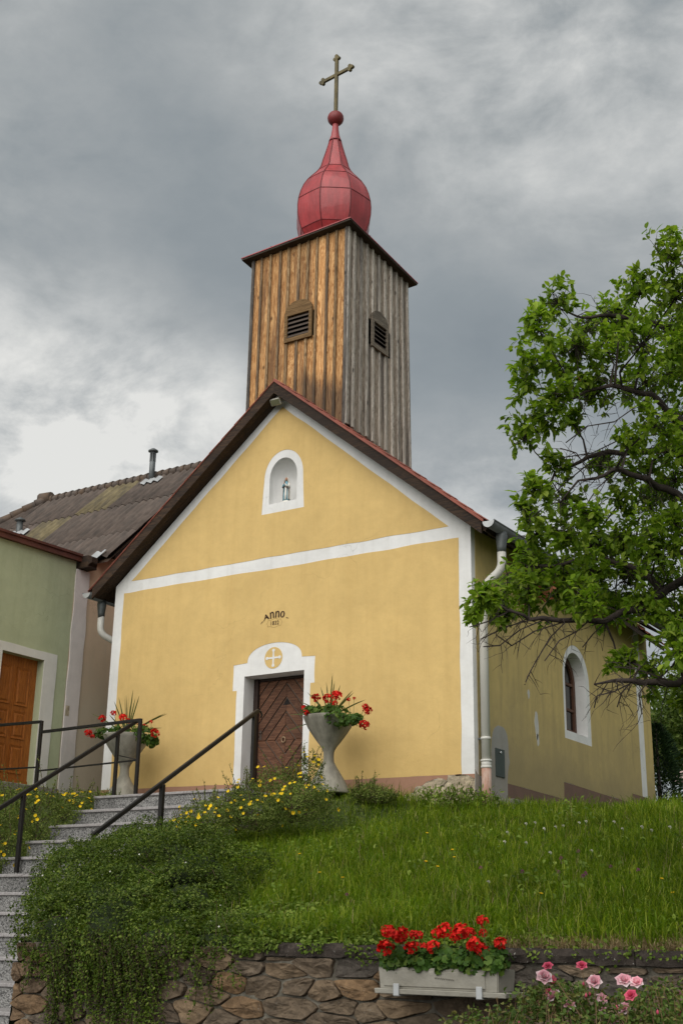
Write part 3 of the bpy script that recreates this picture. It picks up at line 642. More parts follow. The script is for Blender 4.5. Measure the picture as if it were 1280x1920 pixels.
ribbon(mb, [(-0.265, 2.395), (-0.235, 2.428), (-0.215, 2.428)], [0.006, 0.013, 0.004]); ribbon(mb, [(0.185, 2.452), (0.205, 2.438), (0.235, 2.428)], [0.004, 0.013, 0.006])
le = mb.build('lettering', M['paint_dark'], CH); le['label'] = 'brown painted word ANNO in a bow'
fc = bpy.data.curves.new('year', 'FONT'); fc.body = '1832'; fc.size = 0.085; fc.align_x = 'CENTER'; fc.offset = 0.0022; fc.space_character = 1.2
fo = bpy.data.objects.new('year', fc); COL.objects.link(fo)
ym = bpy.data.meshes.new_from_object(fo.evaluated_get(bpy.context.evaluated_depsgraph_get())); bpy.data.objects.remove(fo)
for v in ym.vertices: v.co = (-0.015 + v.co.x * 0.80, -0.0065, 2.358 + v.co.y)
ym.materials.clear(); yo = link('year', ym, M['paint_dark'], CH); yo['label'] = 'brown painted year 1832'
mb = MB(); cx, cz = -0.015, 2.387
ring = [(-0.13, -0.045), (-0.06, -0.05), (-0.03, -0.062), (0.0, -0.066), (0.03, -0.062), (0.06, -0.05), (0.12, -0.047), (0.125, -0.02), (0.14, 0.0), (0.125, 0.02), (0.12, 0.047), (0.06, 0.05), (0.03, 0.062), (0, 0.066), (-0.03, 0.062), (-0.06, 0.05), (-0.125, 0.045), (-0.12, 0.02), (-0.138, 0.0), (-0.12, -0.02), (-0.125, -0.045)]
ribbon(mb, [(cx + a, cz + b) for a, b in ring], 0.003); mb.build('cartouche', M['paint_thin'], CH)

# door: planks laid in concentric diamonds
DY = 0.30
do = prism('door', [(-0.53, -0.19), (0.53, -0.19), (0.53, 1.64), (-0.53, 1.64)], [], 0.05, FRONT(DY, 1), M['door_groove'], CH); do['label'] = 'dark brown plank door with concentric diamonds'
mb = MB(); mb.box((-0.53, DY - 0.06, -0.17), (-0.455, DY, 1.635)); mb.box((-0.455, DY - 0.03, 1.60), (0.53, DY, 1.638)); mb.build('door_frame', M['door_frame'], do)
mcx, mcz, ma, mbb = 0.035, 0.72, 0.175, 0.205
rect = ((1, 0, 0.525), (-1, 0, 0.45), (0, 1, 1.595), (0, -1, 0.165))
for ri in range(1, 10):
    for qx in (1, -1):
        for qz in (1, -1):
            i0, i1 = (ri - 1) + (0.07 if ri > 1 else 0.0), ri - 0.07
            if ri == 1: poly = [(0, 0), (qx * ma * i1, 0), (0, qz * mbb * i1)]
            else: poly = [(qx * ma * i0, 0), (qx * ma * i1, 0), (0, qz * mbb * i1), (0, qz * mbb * i0)]
            poly = [(mcx + p[0], mcz + p[1]) for p in poly]
            if qx * qz < 0: poly = poly[::-1]
            for a, b, c in rect:
                poly = clip_poly(poly, a, b, c)
                if len(poly) < 3: break
            if len(poly) < 3: continue
            mb = MB(); n = len(poly)
            ce = (sum(p[0] for p in poly) / n, sum(p[1] for p in poly) / n)
            if max(math.hypot(p[0] - ce[0], p[1] - ce[1]) for p in poly) < 0.03: continue
            inn = [(p[0] + (ce[0] - p[0]) * 0.05, p[1] + (ce[1] - p[1]) * 0.05) for p in poly]
            mb.add([(p[0], DY, p[1]) for p in poly] + [(p[0], DY - 0.012, p[1]) for p in poly] + [(p[0], DY - 0.020, p[1]) for p in inn],
                   [tuple(range(2 * n, 3 * n))] + [(i, (i + 1) % n, n + (i + 1) % n, n + i) for i in range(n)] + [(n + i, n + (i + 1) % n, 2 * n + (i + 1) % n, 2 * n + i) for i in range(n)])
            mb.build('plank', M['door'], do)
mb = MB(); mb.add([(mcx - 0.055, DY - 0.022, 1.225), (mcx + 0.075, DY - 0.022, 1.225), (mcx + 0.01, DY - 0.022, 1.315), (mcx - 0.055, DY, 1.225), (mcx + 0.075, DY, 1.225), (mcx + 0.01, DY, 1.315)], [(0, 1, 2), (0, 3, 4, 1), (1, 4, 5, 2), (2, 5, 3, 0)]); mb.build('peephole', M['dark'], do)  # black plate, the shade of the hole put into its colour
mb = MB(); mb.tube([(mcx - 0.02 + 0.032 * math.cos(a), DY - 0.035, 0.72 + 0.040 * math.sin(a)) for a in [2 * math.pi * i / 16 for i in range(17)]], 0.008, 6); mb.tube([(mcx - 0.02, DY - 0.045, 0.755), (mcx - 0.02, DY - 0.015, 0.76)], 0.014, 8); mb.build('ring_handle', simple('worn_brass', (0.30, 0.21, 0.13), 0.45, 0.6), do)
mb = MB(); mb.box((-0.425, DY - 0.026, 0.74), (-0.385, DY - 0.018, 0.88)); mb.tube([(-0.405, DY - 0.03, 0.84), (-0.405, DY - 0.06, 0.84), (-0.36, DY - 0.065, 0.838)], 0.008, 6); mb.build('lock_plate', M['statue_dark'], do, 0.003)

# roof
RA, RS, YF, YB = 6.20, 0.812, -0.25, 6.75          # ridge height, slope, verge planes
EX = 3.55
def rz_(x): return RA - RS * abs(x)
for sx in (1, -1):
    mb = MB(); mb.add([(0, YF + 0.04, RA - 0.035), (sx * EX, YF + 0.04, rz_(EX) - 0.035), (sx * EX, YB, rz_(EX) - 0.035 - 0.045 * 7), (0, YB, RA - 0.035 - 0.045 * 7), (0, YF + 0.04, RA - 0.12), (sx * EX, YF + 0.04, rz_(EX) - 0.12), (sx * EX, YB, rz_(EX) - 0.12 - 0.045 * 7), (0, YB, RA - 0.12 - 0.045 * 7)],
                  [(0, 1, 2, 3), (7, 6, 5, 4), (0, 4, 5, 1), (1, 5, 6, 2), (2, 6, 7, 3)])
    rf = mb.build('roof', M['barge'], CH)
    # tiles: the two verge courses singly, the rest of the slope as one piece
    nrow = 15; sl = math.hypot(EX, RS * EX); exp = sl / nrow
    def tile_mesh():
        V = []; nseg = 8
        for j in range(2):
            for i in range(nseg + 1):
                u = i / nseg; V.append((0.30 * u, j, 0.022 * math.cos(2 * math.pi * (u - 0.15)) + 0.02))
        return V, nseg
    tv, ns = tile_mesh()
    def tile_at(row, y0, mb):
        d0, d1 = row * exp - 0.05, (row + 1) * exp + 0.02
        vs = []
        for dz in (0.0, -0.014):
            for u, j, h in tv:
                d = d1 if j == 0 else max(d0, 0.0)
                hh = h * (0.7 if sx > 0 else 0.4) + dz + ((0.032 if j == 0 else 0.010) if sx > 0 else (0.014 if j == 0 else 0.002))
                nx_, nz_ = RS / math.hypot(1, RS), 1 / math.hypot(1, RS)
                x = d / math.hypot(1, RS); vs.append((sx * (x + nx_ * hh * 0.6), y0 + u, RA - 0.03 - RS * x + nz_ * hh - 0.045 * (y0 + u - YF) - (0.018 if sx < 0 else 0.0)))
        m = ns + 1; fs = []
        for i in range(ns):
            fs += [(i, i + 1, m + i + 1, m + i), (2 * m + i, 3 * m + i, 3 * m + i + 1, 2 * m + i + 1), (i, 2 * m + i, 2 * m + i + 1, i + 1)]
        fs += [(0, m, 3 * m, 2 * m), (ns, 2 * m + ns, 3 * m + ns, m + ns)]
        mb.add(vs, fs, True)
    for row in range(nrow):
        for c in range(2):
            mb = MB(); tile_at(row, YF - 0.015 + 0.28 * c, mb); mb.build('tile', M['red_tile'], rf)
    mb = MB()
    for row in range(nrow):
        for c in range(2, 25): tile_at(row, YF - 0.015 + 0.28 * c, mb)
    o = mb.build('tiles', M['red_tile'], rf); o['kind'] = 'stuff'
    # bargeboard with a thin red capping, soffit boards and eave rafters
    ye = rz_(3.48)
    mb = MB(); mb.hexa([(0, YF, RA - 0.235), (sx * 3.49, YF, rz_(3.49) - 0.225), (sx * 3.49, YF + 0.035, rz_(3.49) - 0.225), (0, YF + 0.035, RA - 0.235)], [(0, YF, RA - 0.03), (sx * 3.49, YF, rz_(3.49) - 0.03), (sx * 3.49, YF + 0.035, rz_(3.49) - 0.03), (0, YF + 0.035, RA - 0.03)])
    mb.build('bargeboard', M['barge'], CH)
    tq = 0.0 if sx > 0 else 0.03
    mb = MB(); mb.hexa([(0, YF - 0.022 + tq * 0.5, RA - 0.045), (sx * 3.53, YF - 0.022 + tq * 0.5, rz_(3.53) - 0.045), (sx * 3.53, YF + 0.03, rz_(3.53) - 0.028), (0, YF + 0.03, RA - 0.028)], [(0, YF - 0.022 + tq * 0.5, RA - 0.005 - tq), (sx * 3.53, YF - 0.022 + tq * 0.5, rz_(3.53) - 0.005 - tq), (sx * 3.53, YF + 0.03, rz_(3.53) + 0.012 - tq), (0, YF + 0.03, RA + 0.012 - tq)])
    mb.build('verge_capping', M['red_tile'], CH)
    for k in range(2):
        y0 = YF + 0.038 + k * 0.104
        mb = MB(); mb.hexa([(0, y0, RA - 0.225), (sx * 3.46, y0, rz_(3.46) - 0.215), (sx * 3.46, y0 + 0.10, rz_(3.46) - 0.215), (0, y0 + 0.10, RA - 0.225)], [(0, y0, RA - 0.125), (sx * 3.46, y0, rz_(3.46) - 0.125), (sx * 3.46, y0 + 0.10, rz_(3.46) - 0.125), (0, y0 + 0.10, RA - 0.125)])
        mb.build('soffit_board', M['barge'], CH)
    mb = MB(); mb.hexa([(sx * 3.21, YF + 0.05, rz_(3.21) - 0.225), (sx * 3.53, YF + 0.05, rz_(3.53) - 0.16), (sx * 3.53, YB, rz_(3.53) - 0.16), (sx * 3.21, YB, rz_(3.21) - 0.225)], [(sx * 3.21, YF + 0.05, rz_(3.21) - 0.122), (sx * 3.53, YF + 0.05, rz_(3.53) - 0.122), (sx * 3.53, YB, rz_(3.53) - 0.122), (sx * 3.21, YB, rz_(3.21) - 0.122)])
    mb.build('eave_boarding', M['barge'], CH)
# gutters and downpipes
def gutter(xc, zc, r, y0, y1, sx):
    mb = MB(); n = 10; vs = []
    for y in (y0, y1):
        for rr in (r, r - 0.008):
            for i in range(n + 1):
                a = math.pi + math.pi * i / n; vs.append((xc + rr * math.cos(a), y, zc + rr * math.sin(a)))
    m = n + 1; fs = []
    for i in range(n): fs += [(i, i + 1, 2 * m + i + 1, 2 * m + i), (m + i, 3 * m + i, 3 * m + i + 1, m + i + 1)]
    fs += [tuple(range(m)), tuple(range(2 * m, 3 * m)), (0, 2 * m, 3 * m, m), (n, m + n, 3 * m + n, 2 * m + n)]
    mb.add(vs, fs, True)
    mb.tube([(xc + sx * r, y0, zc + 0.004), (xc + sx * r, y1, zc + 0.004)], 0.012, 6); mb.tube([(xc - sx * r, y0, zc + 0.004), (xc - sx * r, y1, zc + 0.004)], 0.006, 6)
    g = mb.build('gutter', M['zinc'], CH)
    mb = MB(); mb.add([(xc, y0 - 0.004, zc)] + [(xc + (r + 0.004) * math.cos(math.pi + math.pi * i / n), y0 - 0.004, zc + (r + 0.004) * math.sin(math.pi + math.pi * i / n)) for i in range(n + 1)] + [(xc, y0 + 0.006, zc)] + [(xc + (r + 0.004) * math.cos(math.pi + math.pi * i / n), y0 + 0.006, zc + (r + 0.004) * math.sin(math.pi + math.pi * i / n)) for i in range(n + 1)],
                  [tuple(range(1, n + 2)), tuple(range(n + 13 - 10 + 0, n + 13 - 10 + n + 1))][:1]); mb.build('end_cap', M['zinc_light'], g)
    return g
g = gutter(3.615, 3.285, 0.082, -0.29, 6.7, 1)
mb = MB(); mb.tube([(3.615, 0.10, 3.23), (3.615, 0.10, 3.17), (3.61, 0.10, 3.02), (3.61, 0.10, 2.95)], [0.075, 0.080, 0.062, 0.058], 16); mb.build('outlet', M['zinc'], g)
def bend(pts, n=6):
    r = [Vector(pts[0])]
    for i in range(1, len(pts) - 1):
        a, b, c = Vector(pts[i - 1]), Vector(pts[i]), Vector(pts[i + 1]); t = min((a - b).length, (c - b).length) * 0.45
        p, q = b + (a - b).normalized() * t, b + (c - b).normalized() * t
        for k in range(n + 1): s = k / n; r.append(p * (1 - s) ** 2 + b * 2 * s * (1 - s) + q * s * s)
    return r + [Vector(pts[-1])]
mb = MB(); mb.tube(bend([(3.61, 0.10, 2.96), (3.605, 0.11, 2.72), (3.31, 0.12, 2.52), (3.31, 0.12, 0.14)]), 0.058, 18); dp = mb.build('downpipe', M['pvc'], CH)
for z, r, h in ((0.215, 0.071, 0.024), (0.135, 0.068, 0.03), (0.175, 0.062, 0.05), (0.50, 0.064, 0.03), (2.30, 0.064, 0.03)):
    mb = MB(); mb.lathe([(-h / 2, r), (-h / 2 + 0.006, r + 0.003), (h / 2 - 0.006, r + 0.003), (h / 2, r)], (3.31, 0.12, z), 18); mb.build('collar', M['pvc'], dp)
mb = MB(); mb.lathe([(-0.55, 0.064), (0.12, 0.064), (0.122, 0.058)], (3.31, 0.12, 0.0), 18); mb.build('pipe_foot', M['pvc_brown'], dp)
mb = MB(); mb.bar((3.21, 0.12, 0.50), (3.26, 0.12, 0.50), 0.03, 0.02); mb.bar((3.21, 0.12, 2.30), (3.26, 0.12, 2.30), 0.03, 0.02); mb.build('pipe_clamp', M['zinc'], dp)
g = gutter(-3.57, 3.235, 0.078, -0.29, 6.7, -1)
mb = MB(); mb.tube([(-3.57, 0.08, 3.19), (-3.57, 0.08, 3.12), (-3.565, 0.08, 2.98), (-3.56, 0.08, 2.90)], [0.07, 0.075, 0.058, 0.054], 14); mb.build('outlet', M['zinc'], g)
mb = MB(); mb.tube(bend([(-3.56, 0.08, 2.92), (-3.56, 0.08, 2.64), (-3.27, 0.55, 2.42), (-3.27, 0.55, -0.3)]), 0.054, 14); mb.build('downpipe', M['pvc'], CH)
# meter cabinet in the side wall
mb = MB(); mb.box((HW, 0.585, 0.075), (HW + 0.022, 0.845, 0.445)); cb = mb.build('meter_cabinet', M['elbox'], CH, 0.004); cb['label'] = 'grey green metal cabinet door in the grey render patch'
mb = MB(); mb.tube([(HW + 0.02, 0.70, 0.395), (HW + 0.045, 0.70, 0.395)], 0.014, 10); mb.build('knob', M['chrome'], cb)
mb = MB(); mb.box((3.2, 0.25, -0.42), (3.62, 1.15, -0.26)); mb.build('drain_slab', M['concrete_old'], CH, 0.01)

# floodlight under the gable
FL = thing('floodlight', 'small grey floodlight under the apex of the chapel gable', 'floodlight', (0.0, -0.13, 5.9))
mb = MB(); mb.tube([(-0.02, -0.10, 5.93), (-0.02, -0.10, 5.99)], 0.045, 12); mb.box((-0.05, -0.13, 5.95), (0.03, -0.06, 5.985)); mb.build('mount', M['floodlight'], FL)
mb = MB(); mb.tube([(-0.085, -0.14, 5.87), (-0.085, -0.12, 5.95), (-0.02, -0.11, 5.97), (0.045, -0.12, 5.95), (0.045, -0.14, 5.87)], 0.008, 6); mb.build('bracket', M['floodlight'], FL)
RT = Matrix.Translation((-0.02, -0.15, 5.86)) @ Matrix.Rotation(math.radians(38), 4, 'X')
mb = MB(); mb.box((-0.095, -0.03, -0.055), (0.095, 0.03, 0.055), lambda v: tuple(RT @ Vector(v))); mb.build('housing', M['floodlight'], FL, 0.008)
mb = MB(); mb.box((-0.078, -0.036, -0.042), (0.078, -0.029, 0.042), lambda v: tuple(RT @ Vector(v))); mb.build('lamp_glass', M['floodglass'], FL)

# statue in the niche
ST = thing('statue', 'small painted statue of a veiled woman in blue and white inside the niche', 'statue', (0.055, 0.09, 4.255))
def body(prof, c, lean=0.0, n=20, fold=0.0):
    mb = MB(); vs = []
    for z, rx, ry, ox in prof:
        for k in range(n):
            a = 2 * math.pi * k / n; f = 1 + fold * math.cos(7 * a + z * 9)
            vs.append((c[0] + ox + rx * f * math.cos(a), c[1] + ry * f * math.sin(a), c[2] + z))
    m = len(prof); mb.add(vs, [(i * n + k, i * n + (k + 1) % n, (i + 1) * n + (k + 1) % n, (i + 1) * n + k) for i in range(m - 1) for k in range(n)], True)
    mb.f += [tuple(reversed(range(n))), tuple((m - 1) * n + k for k in range(n))]; mb.sm += [False, False]
    return mb
SCX, SCY, SCZ = 0.055, 0.09, 4.255
body([(0, 0.075, 0.06, 0), (0.012, 0.08, 0.065, 0), (0.03, 0.06, 0.05, 0.01), (0.042, 0.045, 0.04, 0)], (SCX, SCY, SCZ), fold=0.12).build('base', M['statue_white'], ST)
body([(0.035, 0.056, 0.045, 0), (0.10, 0.052, 0.042, 0), (0.17, 0.045, 0.038, 0), (0.23, 0.040, 0.033, 0), (0.29, 0.045, 0.035, 0), (0.325, 0.036, 0.028, 0), (0.34, 0.016, 0.016, 0), (0.362, 0.013, 0.013, 0)], (SCX, SCY, SCZ), fold=0.09).build('robe', M['statue_blue'], ST)
mb = body([(0.05, 0.02, 0.012, 0), (0.14, 0.02, 0.012, 0.002), (0.22, 0.016, 0.010, 0.004), (0.27, 0.014, 0.010, 0.002)], (SCX + 0.008, SCY - 0.034, SCZ), fold=0.12); mb.build('apron', M['statue_white'], ST)
mb = MB(); mb.lathe([(-0.030, 0.004), (-0.024, 0.016), (-0.010, 0.0225), (0.004, 0.0235), (0.018, 0.019), (0.028, 0.008)], (SCX, SCY - 0.006, SCZ + 0.388), 14); mb.tube([(SCX, SCY - 0.028, SCZ + 0.392), (SCX, SCY - 0.034, SCZ + 0.384)], 0.004, 6); mb.build('head', M['statue_skin'], ST)
mb = MB(); n = 12; vs = []
for z, r, w in ((0.425, 0.006, 1.0), (0.418, 0.024, 1.0), (0.395, 0.032, 0.95), (0.365, 0.034, 1.1), (0.335, 0.046, 1.15), (0.28, 0.058, 1.0), (0.20, 0.060, 0.95), (0.12, 0.062, 0.95), (0.06, 0.060, 1.0)):
    for k in range(n + 1):
        a = math.radians(-38) + math.radians(256) * k / n; vs.append((SCX + r * w * math.cos(a), SCY + 0.006 + r * 0.85 * math.sin(a), SCZ + z))
mb.add(vs, [(i * (n + 1) + k, i * (n + 1) + k + 1, (i + 1) * (n + 1) + k + 1, (i + 1) * (n + 1) + k) for i in range(8) for k in range(n)], True); mb.build('veil', M['statue_white'], ST)
for s in (-1, 1):
    mb = MB(); mb.tube([(SCX + s * 0.044, SCY - 0.004, SCZ + 0.315), (SCX + s * 0.056, SCY - 0.014, SCZ + 0.265), (SCX + s * 0.03, SCY - 0.044, SCZ + 0.27), (SCX + s * 0.004, SCY - 0.056, SCZ + 0.302)], [0.016, 0.018, 0.013, 0.007], 8); mb.build('sleeve', M['statue_white'] if s > 0 else M['statue_blue'], ST)
mb = MB(); mb.tube([(SCX, SCY - 0.058, SCZ + 0.298), (SCX, SCY - 0.062, SCZ + 0.335)], [0.010, 0.004], 8); mb.build('hands', M['statue_skin'], ST)
mb = MB(); mb.tube([(SCX - 0.045, SCY - 0.038, SCZ + 0.245), (SCX, SCY - 0.046, SCZ + 0.262), (SCX + 0.045, SCY - 0.036, SCZ + 0.235), (SCX + 0.085, SCY - 0.03, SCZ + 0.225)], 0.008, 6); mb.tube([(SCX + 0.06, SCY - 0.03, SCZ + 0.235), (SCX + 0.072, SCY - 0.03, SCZ + 0.16), (SCX + 0.066, SCY - 0.03, SCZ + 0.09), (SCX + 0.075, SCY - 0.03, SCZ + 0.03)], 0.005, 6); mb.build('rose_stem', M['statue_dark'], ST)

# ------------------------------------------------------------------ wooden bell tower on the roof
TW = thing('bell_tower', 'square wooden bell tower with red onion dome riding on the chapel roof', 'tower', (0, 1.24, 5.6))
X0, X1, TY0, TY1 = -0.925, 0.945, 0.31, 2.19
def cap_z(x, y): return 8.945 + 0.047 * (x - 1.07) - 0.072 * (y - 0.17)
lv_f = (-0.175, 0.275, 7.11, 7.56); lv_r = (1.03, 1.47, 7.09, 7.545)
def board(u0, u1, zb, zt, face, mat, depth, off, name, flare=0.0):
    """one upright board of a tower face; face f, b: u is x; r, l: u is y"""
    mb = MB()
    a, b = off, off + depth
    if face == 'f': P = lambda u, d, z: (u, TY0 - d, z)
    elif face == 'b': P = lambda u, d, z: (u, TY1 + d + flare * (8.9 - z), z)
    elif face == 'r': P = lambda u, d, z: (X1 + d, u + flare * (8.9 - z) * (u - TY0) / 1.88, z)
    else: P = lambda u, d, z: (X0 - d, u + flare * (8.9 - z) * (u - TY0) / 1.88, z)
    zb = zb if isinstance(zb, tuple) else (zb, zb)
    mb.hexa([P(u0, a, zb[0]), P(u1, a, zb[1]), P(u1, b, zb[1]), P(u0, b, zb[0])], [P(u0, a, zt[0]), P(u1, a, zt[1]), P(u1, b, zt[1]), P(u0, b, zt[0])])
    return mb.build(name, mat, TW, 0.003)
for face, lo, hi, bm_, tm_ in (('f', X0, X1, M['warm_wood'], M['warm_batten']), ('r', TY0, TY1, M['grey_wood'], M['grey_batten']), ('b', X0, X1, M['grey_wood'], M['grey_batten']), ('l', TY0, TY1, M['grey_wood'], M['grey_batten'])):
    n = 10; edges = [lo]
    for i in range(1, n): edges.append(lo + (hi - lo) * i / n + random.uniform(-0.014, 0.014))
    edges.append(hi); fl = 0.032 if face in 'rb l' else 0.0
    def ztop(u): return (cap_z(u, TY0) if face == 'f' else cap_z(u, TY1) if face == 'b' else cap_z(X1 if face == 'r' else X0, u)) - 0.035
    def zbot(u):
        if face == 'r': return 5.475 - 0.06 * (u - TY0)
        if face == 'l': return 5.40
        return RA - RS * abs(u) - 0.03
    lv = lv_f if face == 'f' else lv_r if face == 'r' else None
    for i in range(n):
        a, b = edges[i] + 0.003, edges[i + 1] - 0.003; jit = random.uniform(-0.02, 0.015)
        zb = (zbot(a) + jit, zbot(b) + jit) if face in 'fb' else zbot((a + b) / 2) + jit
        zt = (ztop(a), ztop(b))
        if lv and b > lv[0] and a < lv[1]:
            board(a, b, zb, (lv[2], lv[2]), face, bm_, 0.022, -0.022, 'board', fl); board(a, b, lv[3], zt, face, bm_, 0.022, -0.022, 'board', fl)
        else: board(a, b, zb, zt, face, bm_, 0.022, -0.022, 'board', fl)
    for i in range(n + 1):
        w = random.uniform(0.042, 0.056); c = edges[i] + (w / 2 - 0.012 if i == 0 else -(w / 2 - 0.012) if i == n else 0)
        jit = random.uniform(-0.03, 0.01); zb = zbot(c) + jit; zt = (ztop(c), ztop(c)); a, b = c - w / 2, c + w / 2
        if lv and lv[0] - 0.02 < c < lv[1] + 0.02:
            board(a, b, zb, (lv[2] - 0.02, lv[2] - 0.02), face, tm_, 0.027 if face == 'f' else 0.031, 0.001, 'batten', fl); board(a, b, lv[3] + 0.02, zt, face, tm_ if not (face == 'f' and i in (0, n)) else M['corner_board'], 0.027 if face == 'f' else 0.031, 0.001, 'batten', fl)
        else: board(a, b, zb, zt, face, tm_ if not (face == 'f' and i in (0, n)) else M['corner_board'], 0.027 if face == 'f' else 0.031, 0.001, 'batten', fl)
# louvred openings
def louvre(T, u0, u1, z0, z1, zt, mat, lab):
    mb = MB(); w = 0.058
    fr = prism('louvre', [(u0, z0), (u1, z0), (u1, z1), (u0, z1)], [[(u0 + w, z0 + 0.07), (u1 - w, z0 + 0.07), (u1 - w, z1 - 0.06), (u0 + w, z1 - 0.06)]], 0.035, T(0.002), mat, TW); fr['label'] = lab
    ac = [(u0 + 0.005, z1 + 0.004), (u1 - 0.005, z1 + 0.004)] + [((u0 + u1) / 2 + (u1 - u0) / 2 * 0.98 * math.cos(a), z1 + 0.004 + (zt - z1) * math.sin(a)) for a in [math.pi * i / 16 for i in range(1, 16)]]
    prism('arched_panel', ac, [], 0.028, T(0.002), mat, fr)
    for k in range(5):
        z = z0 + 0.085 + (z1 - z0 - 0.14) * (k + 0.3) / 4.9; mb = MB(); t = T(0.0)
        P = lambda u, z, d: t((u, z, d))
        mb.hexa([P(u0 + w, z - 0.028, 0.028), P(u1 - w, z - 0.028, 0.028), P(u1 - w, z + 0.03, -0.02), P(u0 + w, z + 0.03, -0.02)], [P(u0 + w, z - 0.016, 0.028), P(u1 - w, z - 0.016, 0.028), P(u1 - w, z + 0.042, -0.02), P(u0 + w, z + 0.042, -0.02)])
        mb.build('slat', M['slat'], fr)
louvre(lambda w: (lambda p: (p[0], TY0 - w - p[2] - 0.022, p[1])), -0.21, 0.325, 7.075, 7.60, 7.785, M['louvre_warm'], 'warm brown louvred opening with arched head')
louvre(lambda w: (lambda p: (X1 + w + p[2] + 0.022, p[0] + 0.02, p[1])), 0.985, 1.495, 7.055, 7.575, 7.755, M['louvre_grey'], 'grey weathered louvred opening with arched head')
mb = MB(); mb.box((-0.45, 0.62, 5.7), (0.45, 0.66, 8.6)); mb.box((0.5, 0.8, 5.7), (0.54, 1.7, 8.6)); mb.build('shade_screen', M['dark'], TW)  # black sheets painting the shade inside the tower behind the louvres
# cap: dark soffit, low red pyramid
ov = 0.135; cx0, cx1, cy0, cy1 = X0 - ov - 0.02, X1 + ov, TY0 - ov, TY1 + ov + 0.02
cs = [(cx0, cy0), (cx1, cy0), (cx1, cy1), (cx0, cy1)]
mb = MB(); mb.hexa([(x, y, cap_z(x, y) - 0.045) for x, y in cs], [(x, y, cap_z(x, y)) for x, y in cs]); mb.build('cap_boarding', M['capwood'], TW, 0.004)
mb = MB(); q = [(x * 1.008, y + (-0.01 if y < 1 else 0.01), cap_z(x, y) + 0.003) for x, y in cs]; r = [(0.06 + sx * 0.35, 1.26 + sy * 0.35, 9.22) for sx, sy in ((-1, -1), (1, -1), (1, 1), (-1, 1))]
mb.add(q + r + [(x, y, z - 0.016) for x, y, z in q], [(0, 1, 5, 4), (1, 2, 6, 5), (2, 3, 7, 6), (3, 0, 4, 7), (4, 5, 6, 7), (8, 9, 1, 0), (9, 10, 2, 1), (10, 11, 3, 2), (11, 8, 0, 3)]); mb.build('cap_roof', M['red'], TW)
for k in range(9):
    t = (k + 0.5) / 9
    for (xa, ya), (xb, yb) in ((cs[0], cs[1]), (cs[1], cs[2])):
        if k % 4 == 2:
            x, y = xa + (xb - xa) * t, ya + (yb - ya) * t; mb = MB(); mb.tube([(x, y, cap_z(x, y) + 0.008), (0.06 + (x - 0.06) * 0.4, 1.26 + (y - 1.26) * 0.4, 9.18)], 0.012, 5); mb.build('roof_seam', M['red_seam'], TW)
# onion dome: eight facets, each of sheet panels, with raised seams
DCX, DCY, DA = 0.035, 1.26, math.radians(-54.5)
prof = [(9.14, .36), (9.23, .445), (9.34, .535), (9.47, .615), (9.62, .667), (9.77, .695), (9.92, .700), (10.05, .688), (10.20, .652), (10.34, .598), (10.47, .52), (10.57, .438), (10.655, .362), (10.73, .308), (10.81, .268), (10.95, .232), (11.10, .186), (11.25, .143), (11.40, .105)]
tiers = [(0, 3), (3, 7), (7, 10), (10, 13), (13, 18)]
def oct_pt(k, z, r, d=0.0):
    a = DA + math.radians(22.5 + 45 * k); r *= 0.965; return ((r + d) * math.cos(a) + DCX, (r + d) * math.sin(a) + DCY, z)
for k in range(8):
    for a, b in tiers:
        mb = MB(); sub = []
        for i in range(a, b + 1):
            z, r = prof[i]; p, q = Vector(oct_pt(k, z, r)), Vector(oct_pt(k + 1, z, r)); nr = Vector((math.cos(DA + math.radians(45 * (k + 1))), math.sin(DA + math.radians(45 * (k + 1))), 0))
            sub.append([p + (q - p) * t + nr * (0.014 * r * (1 - (2 * t - 1) ** 2)) for t in (0, 0.25, 0.5, 0.75, 1)])
        vs = [v for row in sub for v in row]; m = 5
        mb.add(vs, [(i * m + j, i * m + j + 1, (i + 1) * m + j + 1, (i + 1) * m + j) for i in range(len(sub) - 1) for j in range(4)], True)
        mb.build('dome_panel', M['red'], TW)
mb = MB()
for k in range(8): mb.tube([oct_pt(k, z, r, 0.001) for z, r in prof], 0.0105, 5)
for a, b in tiers[1:]:
    z, r = prof[a]; pts = []
    for k in range(9):
        pts.append(oct_pt(k, z, r, 0.0))
    for k in range(8):
        p, q = Vector(pts[k]), Vector(pts[k + 1]); nr = Vector((math.cos(DA + math.radians(45 * (k + 1))), math.sin(DA + math.radians(45 * (k + 1))), 0))
        mb.tube([p + (q - p) * t + nr * (0.014 * r * (1 - (2 * t - 1) ** 2)) for t in (0, 0.25, 0.5, 0.75, 1)], 0.008, 4)
mb.build('dome_seams', M['red_seam'], TW)
mb = MB(); mb.lathe([(0, .112), (0.02, .107), (0.12, .076), (0.24, .060), (0.34, .054), (0.40, .05)], (DCX, DCY, 11.39), 16); mb.build('dome_neck', M['red'], TW)
mb = MB(); mb.lathe([(0, .115), (0.012, .118), (0.03, .105)], (DCX, DCY, 11.375), 16); mb.build('neck_collar', M['red_seam'], TW)
mb = MB(); mb.lathe([(-0.14 * math.cos(math.pi * i / 12), max(0.004, 0.146 * math.sin(math.pi * i / 12))) for i in range(13)], (DCX, DCY, 11.87), 20); mb.build('ball', simple('dull_red_ball', (0.20, 0.028, 0.028), 0.5, 0, 0.25, 6, dirt=(0.08, 0.02, 0.02)), TW)
